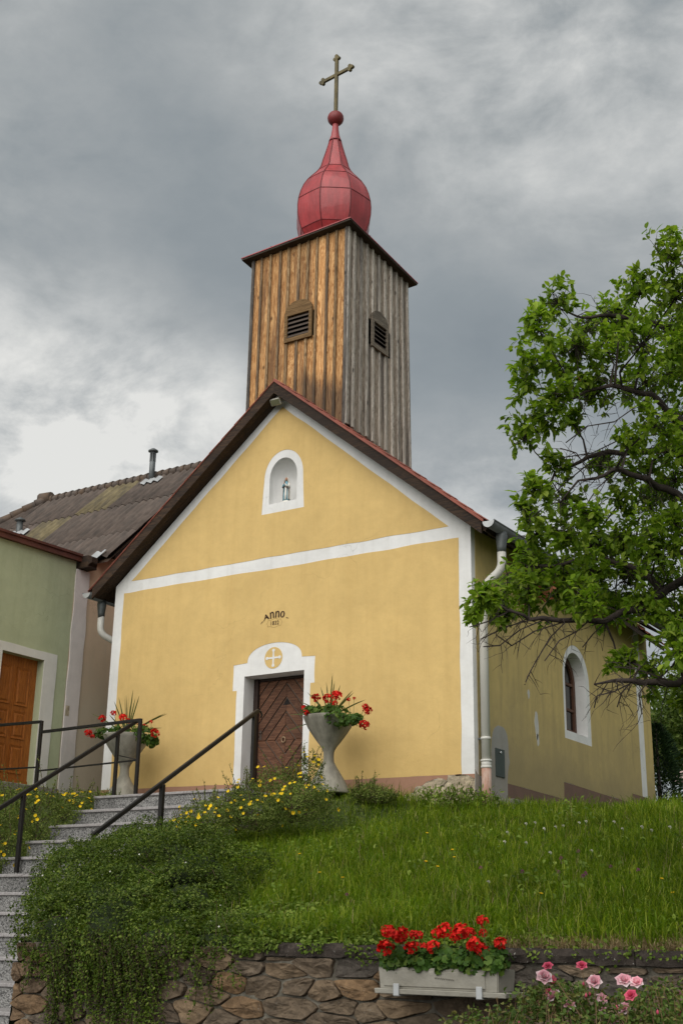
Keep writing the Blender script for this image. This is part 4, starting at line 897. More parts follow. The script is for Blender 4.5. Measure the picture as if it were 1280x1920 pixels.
# cross
ca = math.radians(-7); ax = Vector((math.cos(ca), math.sin(ca), 0)); C0 = Vector((DCX, DCY, 0)); az = Vector((0, 0, 1)); an = ax.cross(az)
def xb(mb, a, b, w, h): 
    d = (b - a).normalized(); s = an * h / 2; t = d.cross(an).normalized() * w / 2
    mb.hexa([a - s - t, a + s - t, a + s + t, a - s + t], [b - s - t, b + s - t, b + s + t, b - s + t])
mb = MB(); xb(mb, C0 + az * 11.98, C0 + az * 13.14, 0.066, 0.05); xb(mb, C0 + az * 12.80 - ax * 0.30, C0 + az * 12.80 + ax * 0.30, 0.066, 0.046)
cr = mb.build('cross', M['cross'], TW, 0.006); cr['label'] = 'gilt trefoil cross on a red ball'
for end, d in ((C0 + az * 13.15, az), (C0 + az * 12.80 - ax * 0.315, -ax), (C0 + az * 12.80 + ax * 0.315, ax)):
    s = d.cross(an); mb = MB()
    for q in (d * 0.052, s * 0.040, -s * 0.040):
        p = end + q; mb.tube([p - an * 0.026, p + an * 0.026], 0.034, 10, smooth=False)
    mb.tube([end - an * 0.027, end + an * 0.027], 0.03, 10); mb.build('trefoil', M['cross'], cr)

# ------------------------------------------------------------------ neighbouring house on the left
HX = -4.3
GR = thing('green_house', 'pale green roughcast house front with an orange brown panelled door', 'house', (-6.5, -2.0, 0.1))
dr = [(-1.27, 0.17), (-0.375, 0.17), (-0.375, 2.19), (-1.27, 2.19)]
prism('wall', [(-7.5, -1.6), (0.13, -1.6), (0.155, 4.05), (-7.5, 3.86)], [dr], 0.3, SIDE(HX, -1), M['green'], GR)
mb = MB(); mb.box((-9.5, -7.5, -1.6), (HX - 0.3, -7.2, 3.8)); mb.box((-9.5, -7.2, -1.6), (-9.2, 0.1, 3.8)); mb.box((-9.2, -0.2, -1.6), (HX - 0.3, 0.1, 3.85)); mb.build('wall', M['green'], GR)
prism('flat_roof', [(-7.5, 3.86), (0.15, 4.05), (0.15, 4.075), (-7.5, 3.885)], [], 5.2, SIDE(HX + 0.03, -1), M['redbrown'], GR)
prism('roof_flashing', [(-7.5, 3.80), (0.20, 3.985), (0.20, 4.09), (-7.5, 3.905)], [], 0.07, SIDE(HX + 0.005, 1), M['redbrown'], GR, )
mb = MB(); mb.hexa([(HX + 0.076, -7.5, 3.885), (HX + 0.10, -7.5, 3.885), (HX + 0.10, 0.2, 4.07), (HX + 0.076, 0.2, 4.07)], [(HX + 0.076, -7.5, 3.925), (HX + 0.10, -7.5, 3.925), (HX + 0.10, 0.2, 4.11), (HX + 0.076, 0.2, 4.11)]); mb.build('drip_edge', M['redbrown'], GR)
fr = [(-1.52, 0.05), (-0.10, 0.05), (-0.10, 2.325), (-1.52, 2.325)]
prism('door_surround', wavy(fr, 0.15, 0.006), [dr], 0.012, SIDE(HX), M['trim_white'], GR)
hd = prism('door', dr, [], 0.05, SIDE(HX - 0.14, -1), M['house_door'], GR); hd['label'] = 'orange brown door of raised panels'
for c0, c1 in ((-1.19, -0.90), (-0.80, -0.53)):
    for z0, z1 in ((1.42, 2.02), (0.90, 1.33), (0.37, 0.80)):
        mb = MB(); x = HX - 0.14
        o_ = [(c0, z0), (c1, z0), (c1, z1), (c0, z1)]; g = 0.035; i_ = [(c0 + g, z0 + g), (c1 - g, z0 + g), (c1 - g, z1 - g), (c0 + g, z1 - g)]; g2 = 0.06; j_ = [(c0 + g2, z0 + g2), (c1 - g2, z0 + g2), (c1 - g2, z1 - g2), (c0 + g2, z1 - g2)]
        vs = [(x + 0.001, *p) for p in o_] + [(x + 0.014, *p) for p in o_] + [(x + 0.003, *p) for p in i_] + [(x + 0.016, *p) for p in j_]
        mb.add(vs, [(a, (a + 1) % 4, 4 + (a + 1) % 4, 4 + a) for a in range(4)] + [(4 + a, 4 + (a + 1) % 4, 8 + (a + 1) % 4, 8 + a) for a in range(4)] + [(8 + a, 8 + (a + 1) % 4, 12 + (a + 1) % 4, 12 + a) for a in range(4)] + [(12, 13, 14, 15)])
        mb.build('panel', M['house_door'], hd)
mb = MB(); mb.box((HX - 0.14, -1.265, 0.20), (HX - 0.12, -0.38, 0.27)); mb.build('weather_board', M['house_door'], hd)
mb = MB(); mb.tube([(HX - 0.14, -1.20, 1.14), (HX - 0.085, -1.20, 1.14), (HX - 0.08, -1.08, 1.145)], 0.011, 8); mb.build('handle', M['statue_dark'], hd)
mb = MB(); mb.box((HX - 0.3, -1.5, -0.3), (HX + 0.35, -0.15, 0.16)); mb.build('doorstep', M['concrete_old'], GR, 0.01)

HS = thing('house', 'house with a hipped grey corrugated roof and pinkish wall between chapel and green front', 'house', (-7, 3.35, 0.1))
RY, RZ, RSL, VX = 3.36, 6.775, 0.955, -4.02
gab = [(0.158, -1.2), (6.7, -1.2), (6.7, 3.5), (RY, RZ - 0.12), (0.158, RZ - 0.12 - RSL * (RY - 0.158))]
prism('gable_wall', gab, [], 0.3, SIDE(HX - 0.004, -1), M['house'], HS)
pil = [(0.158, -0.6), (0.47, -0.6), (0.475, 3.86), (0.165, 3.86)]
pw = prism('corner_strip', wavy(pil, 0.12, 0.01), [], 0.02, SIDE(HX - 0.003), M['house_white'], HS); pw['label'] = 'off white painted corner strip with a chipped hole'
mb = MB(); mb.box((HX + 0.012, 0.175, 1.38), (HX + 0.019, 0.26, 1.55)); mb.build('broken_plaster', M['rubble'], HS)
mb = MB(); mb.box((-12, 0.2, -1.2), (-11.7, 6.7, 3.6)); mb.box((-11.7, 6.4, -1.2), (HX - 0.31, 6.7, 3.6)); mb.build('wall', M['house'], HS)
# corrugated sheets: columns along x, two rows up the slope
nrm = Vector((0, -RSL, 1)).normalized(); upv = Vector((0, 1, RSL)).normalized()
def roofpt(x, s, h): return Vector((x, RY, RZ)) - upv * s + nrm * h          # s: distance down from the ridge
SLEN = (RY - 0.56) * math.sqrt(1 + RSL * RSL)
WL = 0.177; SW = WL * 5
def hip_x(s): return -8.55 - s * 0.80
def sheet(x1, s0, s1, mat, lift):
    mb = MB(); n = 30; vs = []
    for layer in (0, -0.008):
        for s in (s0, s1):
            for i in range(n + 1):
                x = x1 - (SW + 0.03) * i / n; h = lift * (1 if s == s1 else 0.35) + 0.026 * math.cos(2 * math.pi * (x - VX) / WL) + layer
                xx = max(x, hip_x(s)); vs.append(roofpt(xx, s, h))
    m = n + 1; fs = []
    for i in range(n): fs += [(i, i + 1, m + i + 1, m + i), (2 * m + i, 3 * m + i, 3 * m + i + 1, 2 * m + i + 1), (m + i, m + i + 1, 3 * m + i + 1, 3 * m + i)]
    fs += [(0, m, 3 * m, 2 * m)]
    mb.add(vs, fs, True); return mb.build('corrugated_sheet', mat, HS)
c = 0; x = VX
while x > -11.5:
    for s0, s1, lift in ((0.0, 1.36, 0.020), (1.26, 2.76, 0.008), (2.66, SLEN - 0.12 * (c == 0), 0.0)):
        if x - SW < hip_x(s1) - SW + 0.2 and x < hip_x(s1) + 0.3: continue
        o = sheet(x, s0, s1, M['eternit_moss'] if (c, round(s0)) in ((2, 0), (3, 1)) else M['eternit'], lift)
    x -= SW; c += 1
mb = MB(); mb.add([tuple(roofpt(VX, 0, -0.06)), tuple(roofpt(hip_x(0), 0, -0.06)), tuple(roofpt(hip_x(SLEN), SLEN, -0.06)), tuple(roofpt(VX, SLEN, -0.06)), (VX, RY + 3.6, RZ - 3.5), (hip_x(0), RY, RZ - 0.06), (hip_x(0) - 3.4, RY + 3.6, RZ - 3.5), (hip_x(0) - 3.4, RY - 3.6, RZ - 3.5)], [(0, 1, 2, 3), (0, 4, 6, 1), (1, 6, 7)]); mb.build('roof_deck', M['barge'], HS)
for i in range(24):                                                       # ridge caps, one short hump each
    xa = VX - 0.19 * i; mb = MB(); r0, r1 = 0.10, 0.078
    mb.tube([(xa + 0.03, RY, RZ + 0.005), (xa - 0.17, RY, RZ - 0.005)], [r0, r1], 10); mb.build('ridge_tile', M['ridge'], HS)
for i in range(15):
    s0, s1 = 0.22 * i - 0.05, 0.22 * i + 0.2; mb = MB(); mb.tube([roofpt(hip_x(s0), s0, 0.035), roofpt(hip_x(s1), s1, 0.035)], [0.08, 0.105], 10); mb.build('ridge_tile', M['ridge'], HS)
mb = MB(); mb.tube([(hip_x(0) + 0.12, RY, RZ + 0.06), (hip_x(0) - 0.16, RY - 0.03, RZ + 0.03)], [0.12, 0.15], 10); mb.build('ridge_tile', M['ridge'], HS)
# dark verge board and purlin end
mb = MB(); a, b = roofpt(VX - 0.03, 0.1, -0.05), roofpt(VX - 0.03, SLEN - 0.25, -0.05); mb.hexa([a - nrm * 0.24, a - nrm * 0.24 - Vector((0.05, 0, 0)), b - nrm * 0.24 - Vector((0.05, 0, 0)), b - nrm * 0.24], [a, a - Vector((0.05, 0, 0)), b - Vector((0.05, 0, 0)), b]); mb.build('bargeboard', M['barge'], HS)
mb = MB(); a, b = roofpt(VX - 0.08, 0.1, -0.10), roofpt(VX - 0.08, SLEN - 0.25, -0.10); w = Vector((0.2, 0, 0)); mb.hexa([a - nrm * 0.03, a - nrm * 0.03 - w, b - nrm * 0.03 - w, b - nrm * 0.03], [a, a - w, b - w, b]); mb.build('soffit_board', M['barge'], HS)
mb = MB(); zt = 3.96; mb.box((HX - 0.2, 0.20, zt - 0.09), (HX + 0.22, 0.42, zt + 0.12)); mb.hexa([(HX + 0.22, 0.20, zt - 0.05), (HX + 0.27, 0.24, zt), (HX + 0.27, 0.38, zt), (HX + 0.22, 0.42, zt - 0.05)], [(HX + 0.22, 0.20, zt + 0.12), (HX + 0.27, 0.24, zt + 0.1), (HX + 0.27, 0.38, zt + 0.1), (HX + 0.22, 0.42, zt + 0.12)]); mb.build('purlin', M['barge'], HS)
mb = MB(); s = SLEN + 0.03; n = 8; vs = []
for ss in (SLEN - 0.26, SLEN + 0.12):
    for i in range(n + 1): vs.append(roofpt(-4.17 - 0.30 * i / n, ss, 0.042 + 0.028 * math.cos(2 * math.pi * (-4.17 - 0.30 * i / n - VX) / WL)))
mb.add(vs, [(i, i + 1, n + 1 + i + 1, n + 1 + i) for i in range(n)], True); mb.build('eave_flashing', M['zinc_light'], HS)
def vent(x, s, h, r, slots):
    p = roofpt(x, s, 0.0); mb = MB(); mb.lathe([(-0.15, r), (h - 0.02, r)], p, 16); v = mb.build('vent_pipe', M['zinc'], HS)
    mb = MB(); mb.lathe([(h - 0.03, r * 1.15), (h - 0.02, r * 1.75), (h + 0.005, r * 1.7), (h + 0.05, r * 0.5)], p, 16); mb.build('rain_cap', M['zinc'], v)
    if slots:
        mb = MB()
        for k in range(8):
            a = 2 * math.pi * k / 8 + 0.2; mb.box((-0.008, r - 0.004, h - 0.24), (0.008, r + 0.003, h - 0.06), lambda q: (p.x + q[0] * math.cos(a) - q[1] * math.sin(a), p.y + q[0] * math.sin(a) + q[1] * math.cos(a), p.z + q[2]))
        mb.build('slot', M['dark'], v)
    n = 12; vs = []
    for ss in (s - 0.06, s + 0.16):
        for i in range(n + 1): xx = x - 0.24 + 0.52 * i / n; vs.append(roofpt(xx, ss, 0.05 + 0.024 * math.cos(2 * math.pi * (xx - VX) / WL)))
    mb = MB(); mb.add(vs, [(i, i + 1, n + 2 + i, n + 1 + i) for i in range(n)], True); mb.build('lead_flashing', M['zinc_light'], v)
vent(-5.46, 0.28, 0.66, 0.058, True)
vent(-7.95, 1.72, 0.30, 0.062, False)

# ------------------------------------------------------------------ stairs, landing and railings
SR = thing('stairs', 'grey granite garden stairs climbing to the chapel door', 'stairs', (-0.5, -3.5, -1.3))
mb = MB(); mb.box((-1.75, Y0 + 0.02, Z0 - 0.5), (0.66, 0.0, Z0 - 0.034)); mb.build('landing_base', M['granite'], SR)
mb = MB(); mb.box((-1.78, Y0 - 0.025, Z0 - 0.034), (0.69, 0.0, Z0)); mb.build('landing_slab', M['granite_edge'], SR, 0.006)
for k in range(1, NST + 1):
    y, z, xr = step_y(k), step_z(k), step_xr(k)
    mb = MB(); mb.box((-1.80, y - 0.028, z - 0.036), (xr, y + TREAD + 0.01, z)); mb.build('tread', M['granite_edge'], SR, 0.006)
for k in range(0, NST + 1):
    y, z, xr = step_y(k), step_z(k), step_xr(k)
    mb = MB(); mb.box((-1.78, y, z - RISE - 0.001), (xr - 0.02 if k else 0.66, y + 0.045 + 0.002 * (k % 2), z - 0.036)); mb.build('riser', M['granite'], SR)
mb = MB()
for k in range(1, NST + 1): mb.box((-1.77, step_y(k) + 0.05, -3.55), (step_xr(k) - 0.03, step_y(k) + TREAD + 0.04, step_z(k) - 0.037))
mb.build('stair_core', M['concrete_old'], SR)
# left railing: sloping handrail and the level one in front of the green house
RL = thing('railing', 'black steel railing with level and sloping handrails left of the stairs', 'railing', (-1.45, -1.6, -0.2))
def post(p, zt, w=0.045): 
    mb = MB(); mb.box((p[0] - w / 2, p[1] - w / 2, p[2]), (p[0] + w / 2, p[1] + w / 2, zt)); return mb
XL = -1.45; sl_ = 0.595
def lz(y): return 0.78 + (y + 1.40) * sl_
post((XL, -1.60, -0.19), lz(-1.60) - 0.02).build('post', M['black_steel'], RL, 0.004); post((XL, -3.23, -1.27), lz(-3.23) - 0.02, 0.05).build('post', M['black_steel'], RL, 0.004)
post((XL, -5.1, -2.3), lz(-5.1) - 0.02, 0.05).build('post', M['black_steel'], RL, 0.004)
mb = MB(); mb.bar((XL, -1.22, lz(-1.22)), (XL, -5.4, lz(-5.4)), 0.045, 0.05); mb.build('handrail', M['black_steel'], RL, 0.006)
post((-1.06, -1.60, -0.19), 0.83).build('post', M['black_steel'], RL, 0.004)
post((-2.95, -1.60, -0.35), 0.94).build('post', M['black_steel'], RL, 0.004); post((-4.6, -1.60, -0.35), 0.97).build('post', M['black_steel'], RL, 0.004)
for a, b, w in (((-1.06, 0.812), (-2.95, 0.775), 0.04), ((-2.95, 0.925), (-4.6, 0.95), 0.04), ((-1.06, 0.268), (-2.95, 0.222), 0.022), ((-2.95, 0.275), (-4.6, 0.30), 0.022)):
    mb = MB(); mb.bar((a[0], -1.60, a[1]), (b[0], -1.60, b[1]), w, w); mb.build('handrail' if w > 0.03 else 'lower_rail', M['black_steel'], RL, 0.003)
mb = MB(); mb.bar((XL, -1.24, lz(-1.24)), (-1.06, -1.60, 0.812), 0.035); mb.build('handrail', M['black_steel'], RL)
mb = MB(); mb.tube([(-1.06, -1.58, 0.272), (-1.42, -1.58, 0.352)], 0.007, 5); mb.build('brace', M['black_steel'], RL)
HRL = thing('handrail', 'black steel handrail on the right of the stairs ending before the chapel door', 'railing', (0.5, -2.8, -0.8))
XR = 0.5
def rzr(y): return 0.905 + (y + 1.02) * 0.617
mb = MB(); mb.bar((XR, -1.02, rzr(-1.02)), (XR, -4.0, rzr(-4.0)), 0.045, 0.05); mb.build('rail', M['black_steel'], HRL, 0.006)
mb = MB(); mb.tube([(XR, -1.03, 0.90), (XR, -0.97, 0.90), (XR, -0.93, 0.86), (XR, -0.95, 0.82)], 0.014, 8); mb.build('rail_end', M['black_steel'], HRL)
post((XR, -1.10, -0.19), rzr(-1.10) - 0.02, 0.05).build('post', M['black_steel'], HRL, 0.004)
post((XR, -2.875, -1.0), rzr(-2.875) - 0.02, 0.055).build('post', M['black_steel'], HRL, 0.004)

# ------------------------------------------------------------------ stone retaining wall
SW_ = thing('stone_wall', 'rough rubble retaining wall with dark coping holding the lawn', 'wall', (6, -6.7, -3.5))
WY = -6.80; WX0, WX1 = 2.50, 13.0
mb = MB(); mb.box((WX0, WY + 0.02, -3.56), (40, WY + 0.12, -2.03))
n = 240
vs, fs = [], []
NX, NZ = 170, 26
for i in range(NX):
    for j in range(NZ):
        x = WX0 + 0.02 + (10.5 - WX0) * i / (NX - 1); z = -2.95 + 0.92 * j / (NZ - 1)
        vs.append((x, WY + 0.012 - 0.022 * mnoise.noise((x * 6, z * 9, 0)) - 0.01 * mnoise.noise((x * 23, z * 27, 4)), z))
for i in range(NX - 1):
    for j in range(NZ - 1): fs.append((i * NZ + j, (i + 1) * NZ + j, (i + 1) * NZ + j + 1, i * NZ + j + 1))
mb.add(vs, fs, True); mb.box((WX0, WY + 0.13, -3.56), (WX0 + 0.32, -4.3, -2.10)); mb.build('mortar_core', M['mortar'], SW_)
def rock(poly, seed, proud):
    """irregular flat-faced stone grown in its cell: uneven outline, bulged, rough face"""
    L = [math.dist(poly[i], poly[(i + 1) % len(poly)]) for i in range(len(poly))]; tot = sum(L); n = 22; out_ = []
    cx = sum(p[0] for p in poly) / len(poly); cz = sum(p[1] for p in poly) / len(poly)
    for k in range(n):
        t = tot * k / n; i = 0
        while t > L[i] and i < len(L) - 1: t -= L[i]; i += 1
        a, b = poly[i], poly[(i + 1) % len(poly)]; u = t / max(L[i], 1e-6); out_.append((a[0] + (b[0] - a[0]) * u, a[1] + (b[1] - a[1]) * u))
    out_ = [tuple((out_[k - 1][j] + 5 * out_[k][j] + out_[(k + 1) % n][j]) / 7 for j in (0, 1)) for k in range(n)]
    tl = random.uniform(-0.02, 0.02), random.uniform(-0.05, 0.03); mb = MB(); vs = []
    for f, d in ((1.0, 0.03), (0.992, -proud * 0.6), (0.955, -proud * 0.95), (0.62, -proud * 1.02), (0.3, -proud * 1.04)):
        for x, z in out_:
            g = f * (1 + 0.07 * mnoise.noise((x * 17, z * 17, seed))); X_, Z_ = cx + (x - cx) * g, cz + (z - cz) * g
            vs.append((X_, WY + d + (tl[0] * (X_ - cx) + tl[1] * (Z_ - cz)) * 4 * (d < 0) + (0.024 * mnoise.noise((X_ * 8, Z_ * 13, seed)) + 0.014 * mnoise.noise((X_ * 27, Z_ * 35, seed))) * (d < 0), Z_))
    vs.append((cx, WY - proud * 1.05 + 0.02 * mnoise.noise((cx * 8, cz * 13, seed)), cz)); m = 5
    mb.add(vs, [(i * n + k, i * n + (k + 1) % n, (i + 1) * n + (k + 1) % n, (i + 1) * n + k) for i in range(m - 1) for k in range(n)] + [((m - 1) * n + k, (m - 1) * n + (k + 1) % n, m * n) for k in range(n)])
    return mb
# coping slabs
x = 4.95
while x < WX1:
    w = random.uniform(0.7, 1.15); x1 = min(x + w, WX1); mb = MB(); vs = []; n = 26
    for i in range(n + 1):
        xx = x + 0.004 + (x1 - x - 0.008) * i / n; q = lambda s: 0.016 * mnoise.noise((xx * 5, s, 3)) + 0.007 * mnoise.noise((xx * 21, s, 5))
        vs += [(xx, WY - 0.035 + q(1), -2.085 + q(2)), (xx, WY - 0.040 + q(3) * 1.6, -2.035 + q(5)), (xx, WY - 0.03 + q(4), -2.000 + q(6)), (xx, WY + 0.2, -1.992 + q(7)), (xx, WY + 0.2, -2.085)]
    fs = [(5 * i + a, 5 * i + (a + 1) % 5, 5 * (i + 1) + (a + 1) % 5, 5 * (i + 1) + a) for i in range(n) for a in range(5)] + [(0, 1, 2, 3, 4), tuple(5 * n + a for a in range(5))]
    mb.add(vs, fs); mb.build('coping_slab', M['coping'], SW_); x = x1
# rubble: cells of a stretched irregular point set, each holding one stone
ASP = 2.5; sites = []; tries = 0
while len(sites) < 620 and tries < 30000:
    tries += 1; x, z = random.uniform(WX0 - 0.15, 9.9), random.uniform(-3.5, -2.04); big = 0.5 + 0.5 * mnoise.noise((x * 2.3, z * 4.0, 11))
    r = 0.050 + 0.066 * big * random.uniform(0.6, 1.2)
    if all((x - q[0]) ** 2 / ASP ** 2 + (z - q[1]) ** 2 > ((r + q[2]) * 0.66) ** 2 for q in sites): sites.append((x, z, r))
low_rows = MB(); TOPZ = lambda x: -2.088 if x > 4.9 else -2.03
for i, (x, z, r) in enumerate(sites):
    poly = [(x - 0.5, z - 0.3), (x + 0.5, z - 0.3), (x + 0.5, z + 0.3), (x - 0.5, z + 0.3)]
    for j, (x2, z2, r2) in enumerate(sites):
        if j == i or abs(x2 - x) > 1.0 or abs(z2 - z) > 0.6: continue
        dx, dz = (x2 - x) / ASP ** 2, z2 - z; w = r / (r + r2)                # boundary between the two, weighted by size
        mx, mz = x + (x2 - x) * w, z + (z2 - z) * w; poly = clip_poly(poly, dx, dz, dx * mx + dz * mz)
        if len(poly) < 3: break
    for a, b, c in ((0, 1, TOPZ(x)), (-1, 0, -(WX0 - 0.07 + 0.05 * mnoise.noise((z * 9, 0, 0)))), (1, 0, 9.7)):
        if len(poly) >= 3: poly = clip_poly(poly, a, b, c)
    if len(poly) < 3: continue
    cx, cz = sum(p[0] for p in poly) / len(poly), sum(p[1] for p in poly) / len(poly)
    w_, h_ = max(p[0] for p in poly) - min(p[0] for p in poly), max(p[1] for p in poly) - min(p[1] for p in poly)
    if w_ < 0.05 or h_ < 0.03: continue
    j = random.uniform(0.004, 0.010); poly = [(cx + (p[0] - cx) * max(0.3, 1 - 2 * j / w_), cz + (p[1] - cz) * max(0.3, 1 - 2 * j / h_)) for p in poly]
    mb = rock(poly, i * 1.37, random.uniform(0.014, 0.040))
    if cz > -2.80: mb.build('stone', M['stone_warm'] if min(p[0] for p in poly) < WX0 + 0.1 or random.random() < 0.10 else M['stone'], SW_)
    else: low_rows.add(mb.v, mb.f)
o = low_rows.build('lower_stones', M['stone'], SW_); o['kind'] = 'stuff'

# places of branches, flower heads and meadow flowers, in metres
CLUMPS= [(8.3,-6.99,2.52,0.165),(8.04,-6.82,2.42,0.151),(7.57,-6.1,2.71,0.166),(7.33,-6.65,2.57,0.152),(7.46,-7.32,2.02,0.147),(7.47,-6.69,2.16,0.175),(7.64,-6.48,2.16,0.177),(8.0,-6.82,1.98,0.186),(7.95,-5.91,2.51,0.226),(8.27,-6.85,2.26,0.184),(7.21,-6.87,1.98,0.147),(7.07,-6.7,1.96,0.099),(7.37,-6.67,1.94,0.175),(7.47,-6.3,1.97,0.16),(7.71,-5.9,2.12,0.205),(7.82,-5.48,2.35,0.213),(7.25,-6.9,1.59,0.144),(6.92,-6.41,1.66,0.113),(7.21,-6.19,1.81,0.09),(7.36,-6.86,1.7,0.114),(8.05,-6.86,1.35,0.162),(7.75,-5.35,2.0,0.192),(7.73,-6.5,1.42,0.095),(7.96,-6.29,1.37,0.153),(7.26,-5.69,1.62,0.093),(7.12,-6.32,1.44,0.08),(7.71,-6.13,1.34,0.149),(7.77,-5.52,1.44,0.206),(7.32,-7.11,0.94,0.109),(7.07,-6.03,1.26,0.131),(7.02,-6.62,0.98,0.096),(7.57,-6.78,0.84,0.11),(7.43,-5.87,1.2,0.113),(7.5,-5.33,1.33,0.212),(7.99,-6.26,0.81,0.187),(6.87,-6.2,0.96,0.101),(7.24,-6.56,0.8,0.152),(7.17,-5.77,0.95,0.205),(7.39,-5.67,0.94,0.205),(7.83,-6.27,0.63,0.206),(6.68,-6.05,0.66,0.10),(6.8,-6.06,0.76,0.163),(6.88,-5.74,0.78,0.187),(7.31,-6.17,0.58,0.175),(7.32,-5.54,0.69,0.185),(7.5,-5.19,0.7,0.21),(6.84,-7.01,0.29,0.081),(6.4,-5.9,0.57,0.134),(6.9,-6.45,0.44,0.155),(7.02,-6.2,0.44,0.149),(7.38,-6.57,0.29,0.13),(6.34,-6.18,0.4,0.057),(6.8,-6.64,0.25,0.084),(7.16,-5.36,0.53,0.147),(7.67,-6.11,0.30,0.11),(7.72,-5.54,0.34,0.159),(7.59,-6.28,-0.11,0.081),(7.99,-6.40,-0.10,0.12),(7.86,-5.86,-0.30,0.10),(7.66,-6.0,-0.18,0.113),(7.44,-6.09,-0.06,0.061),(7.89,-6.14,0.0,0.148),(8.14,-5.48,2.93,0.298),(8.15,-5.56,2.24,0.29),(8.05,-5.39,1.65,0.29),(8.27,-6.34,0.7,0.255),(8.06,-5.72,0.38,0.231),(8.22,-6.19,-0.23,0.215),(8.58,-6.14,1.49,0.3),(8.21,-4.93,1.1,0.335),(8.52,-6.79,2.59,0.184),(8.64,-6.18,2.09,0.304),(8.05,-6.21,2.22,0.157),(7.57,-5.96,2.59,0.146),(7.28,-5.94,2.67,0.128)]
LIMBS= [[(8.25,-5.42,0.92),(8.14,-5.83,1.44),(8.04,-6.11,1.66),(7.9,-6.38,1.79),(7.72,-6.52,1.86),(7.49,-6.65,1.81),(7.2,-6.69,1.75)],[(8.1,-5.73,1.44),(7.83,-5.73,1.64),(7.65,-5.95,1.58),(7.41,-6.09,1.54),(7.15,-6.21,1.42),(6.99,-6.36,1.21)],[(8.13,-5.4,0.98),(7.98,-5.92,1.09),(7.87,-6.27,1.16),(7.72,-6.51,1.22),(7.52,-6.63,1.18),(7.31,-6.7,1.01)],[(8.17,-5.33,0.25),(7.93,-5.76,0.61),(7.74,-5.94,0.45),(7.56,-6.12,0.29),(7.33,-6.36,0.19),(7.07,-6.52,0.2),(6.89,-6.67,0.26),(6.69,-6.72,0.37)],[(8.12,-5.32,-0.18),(7.98,-5.77,-0.22),(7.86,-6.09,-0.25),(7.65,-6.35,-0.26),(7.5,-6.45,-0.25),(7.39,-6.5,-0.29)],[(8.29,-5.45,1.37),(8.16,-5.73,2.17),(7.98,-5.86,2.52),(7.69,-6.1,2.63),(7.47,-6.33,2.54),(7.3,-6.58,2.58)],[(8.34,-5.31,1.4),(8.34,-5.51,2.22),(8.27,-5.84,2.63),(8.17,-6.11,2.81),(8.08,-6.24,3.0)],[(8.22,-5.42,0.55),(7.85,-5.18,0.92),(7.58,-5.25,0.98),(7.31,-5.46,1.05),(7.07,-5.74,1.06),(6.8,-6.03,1.02)],[(7.74,-5.94,0.45),(7.54,-5.91,0.69),(7.25,-6.0,0.75),(6.94,-6.18,0.7),(6.7,-6.32,0.64)]]
DEAD= [[(7.2,-6.44,0.19),(7.11,-6.52,0.07),(7.04,-6.57,-0.07),(6.98,-6.57,-0.16),(6.93,-6.56,-0.24)],[(7.07,-6.52,0.2),(6.94,-6.64,0.12),(6.8,-6.69,0.01),(6.7,-6.75,-0.0)],[(6.89,-6.67,0.26),(6.74,-6.74,0.18),(6.62,-6.8,0.14)],[(7.33,-6.36,0.19),(7.27,-6.43,0.11),(7.18,-6.52,0.04),(7.07,-6.54,-0.1)],[(7.65,-6.35,-0.26),(7.53,-6.45,-0.34),(7.43,-6.51,-0.37),(7.4,-6.5,-0.45)],[(7.63,-6.36,-0.26),(7.57,-6.42,-0.35),(7.53,-6.41,-0.44)],[(7.72,-6.3,-0.26),(7.67,-6.36,-0.35),(7.68,-6.35,-0.49)],[(7.46,-6.18,0.27),(7.31,-6.22,0.13),(7.23,-6.23,0.04)],[(7.41,-6.09,1.54),(7.29,-6.23,1.39),(7.17,-6.27,1.29),(7.08,-6.3,1.21)],[(7.63,-6.22,1.58),(7.41,-6.31,1.47),(7.21,-6.43,1.43)],[(7.5,-6.66,1.21),(7.45,-6.73,1.32),(7.36,-6.8,1.35)],[(7.2,-6.44,0.19),(7.0,-6.54,0.12),(6.85,-6.6,0.02),(6.77,-6.68,0.09)],[(7.69,-6.53,1.22),(7.54,-6.58,1.09),(7.44,-6.59,0.96),(7.38,-6.62,0.92)],[(7.8,-6.13,-0.23),(7.66,-6.37,-0.18),(7.54,-6.45,-0.17)],[(7.01,-6.57,0.2),(6.84,-6.65,0.15),(6.67,-6.73,0.06)],[(7.9,-6.38,1.79),(7.65,-6.47,1.61),(7.48,-6.56,1.58),(7.33,-6.62,1.46)]]
GH= [(6.12,-7.07,-1.91,0.047),(6.27,-7.16,-1.93,0.054),(6.34,-7.1,-1.93,0.034),(6.38,-7.07,-2.01,0.041),(6.18,-7.19,-2.01,0.054),(6.33,-7.08,-2.01,0.047),(6.49,-7.13,-2.0,0.044),(6.55,-7.09,-1.9,0.051),(6.49,-7.08,-1.92,0.034),(6.67,-7.08,-1.9,0.054),(6.64,-7.11,-1.94,0.034),(6.74,-7.1,-1.91,0.034),(6.86,-7.16,-1.84,0.037),(6.84,-7.11,-1.91,0.027),(6.81,-7.18,-1.98,0.047),(6.82,-7.11,-2.01,0.047),(6.84,-7.1,-2.06,0.031),(6.93,-7.06,-1.97,0.041),(6.39,-7.13,-1.93,0.027),(6.37,-7.2,-2.01,0.041),(6.24,-7.11,-1.96,0.031)]
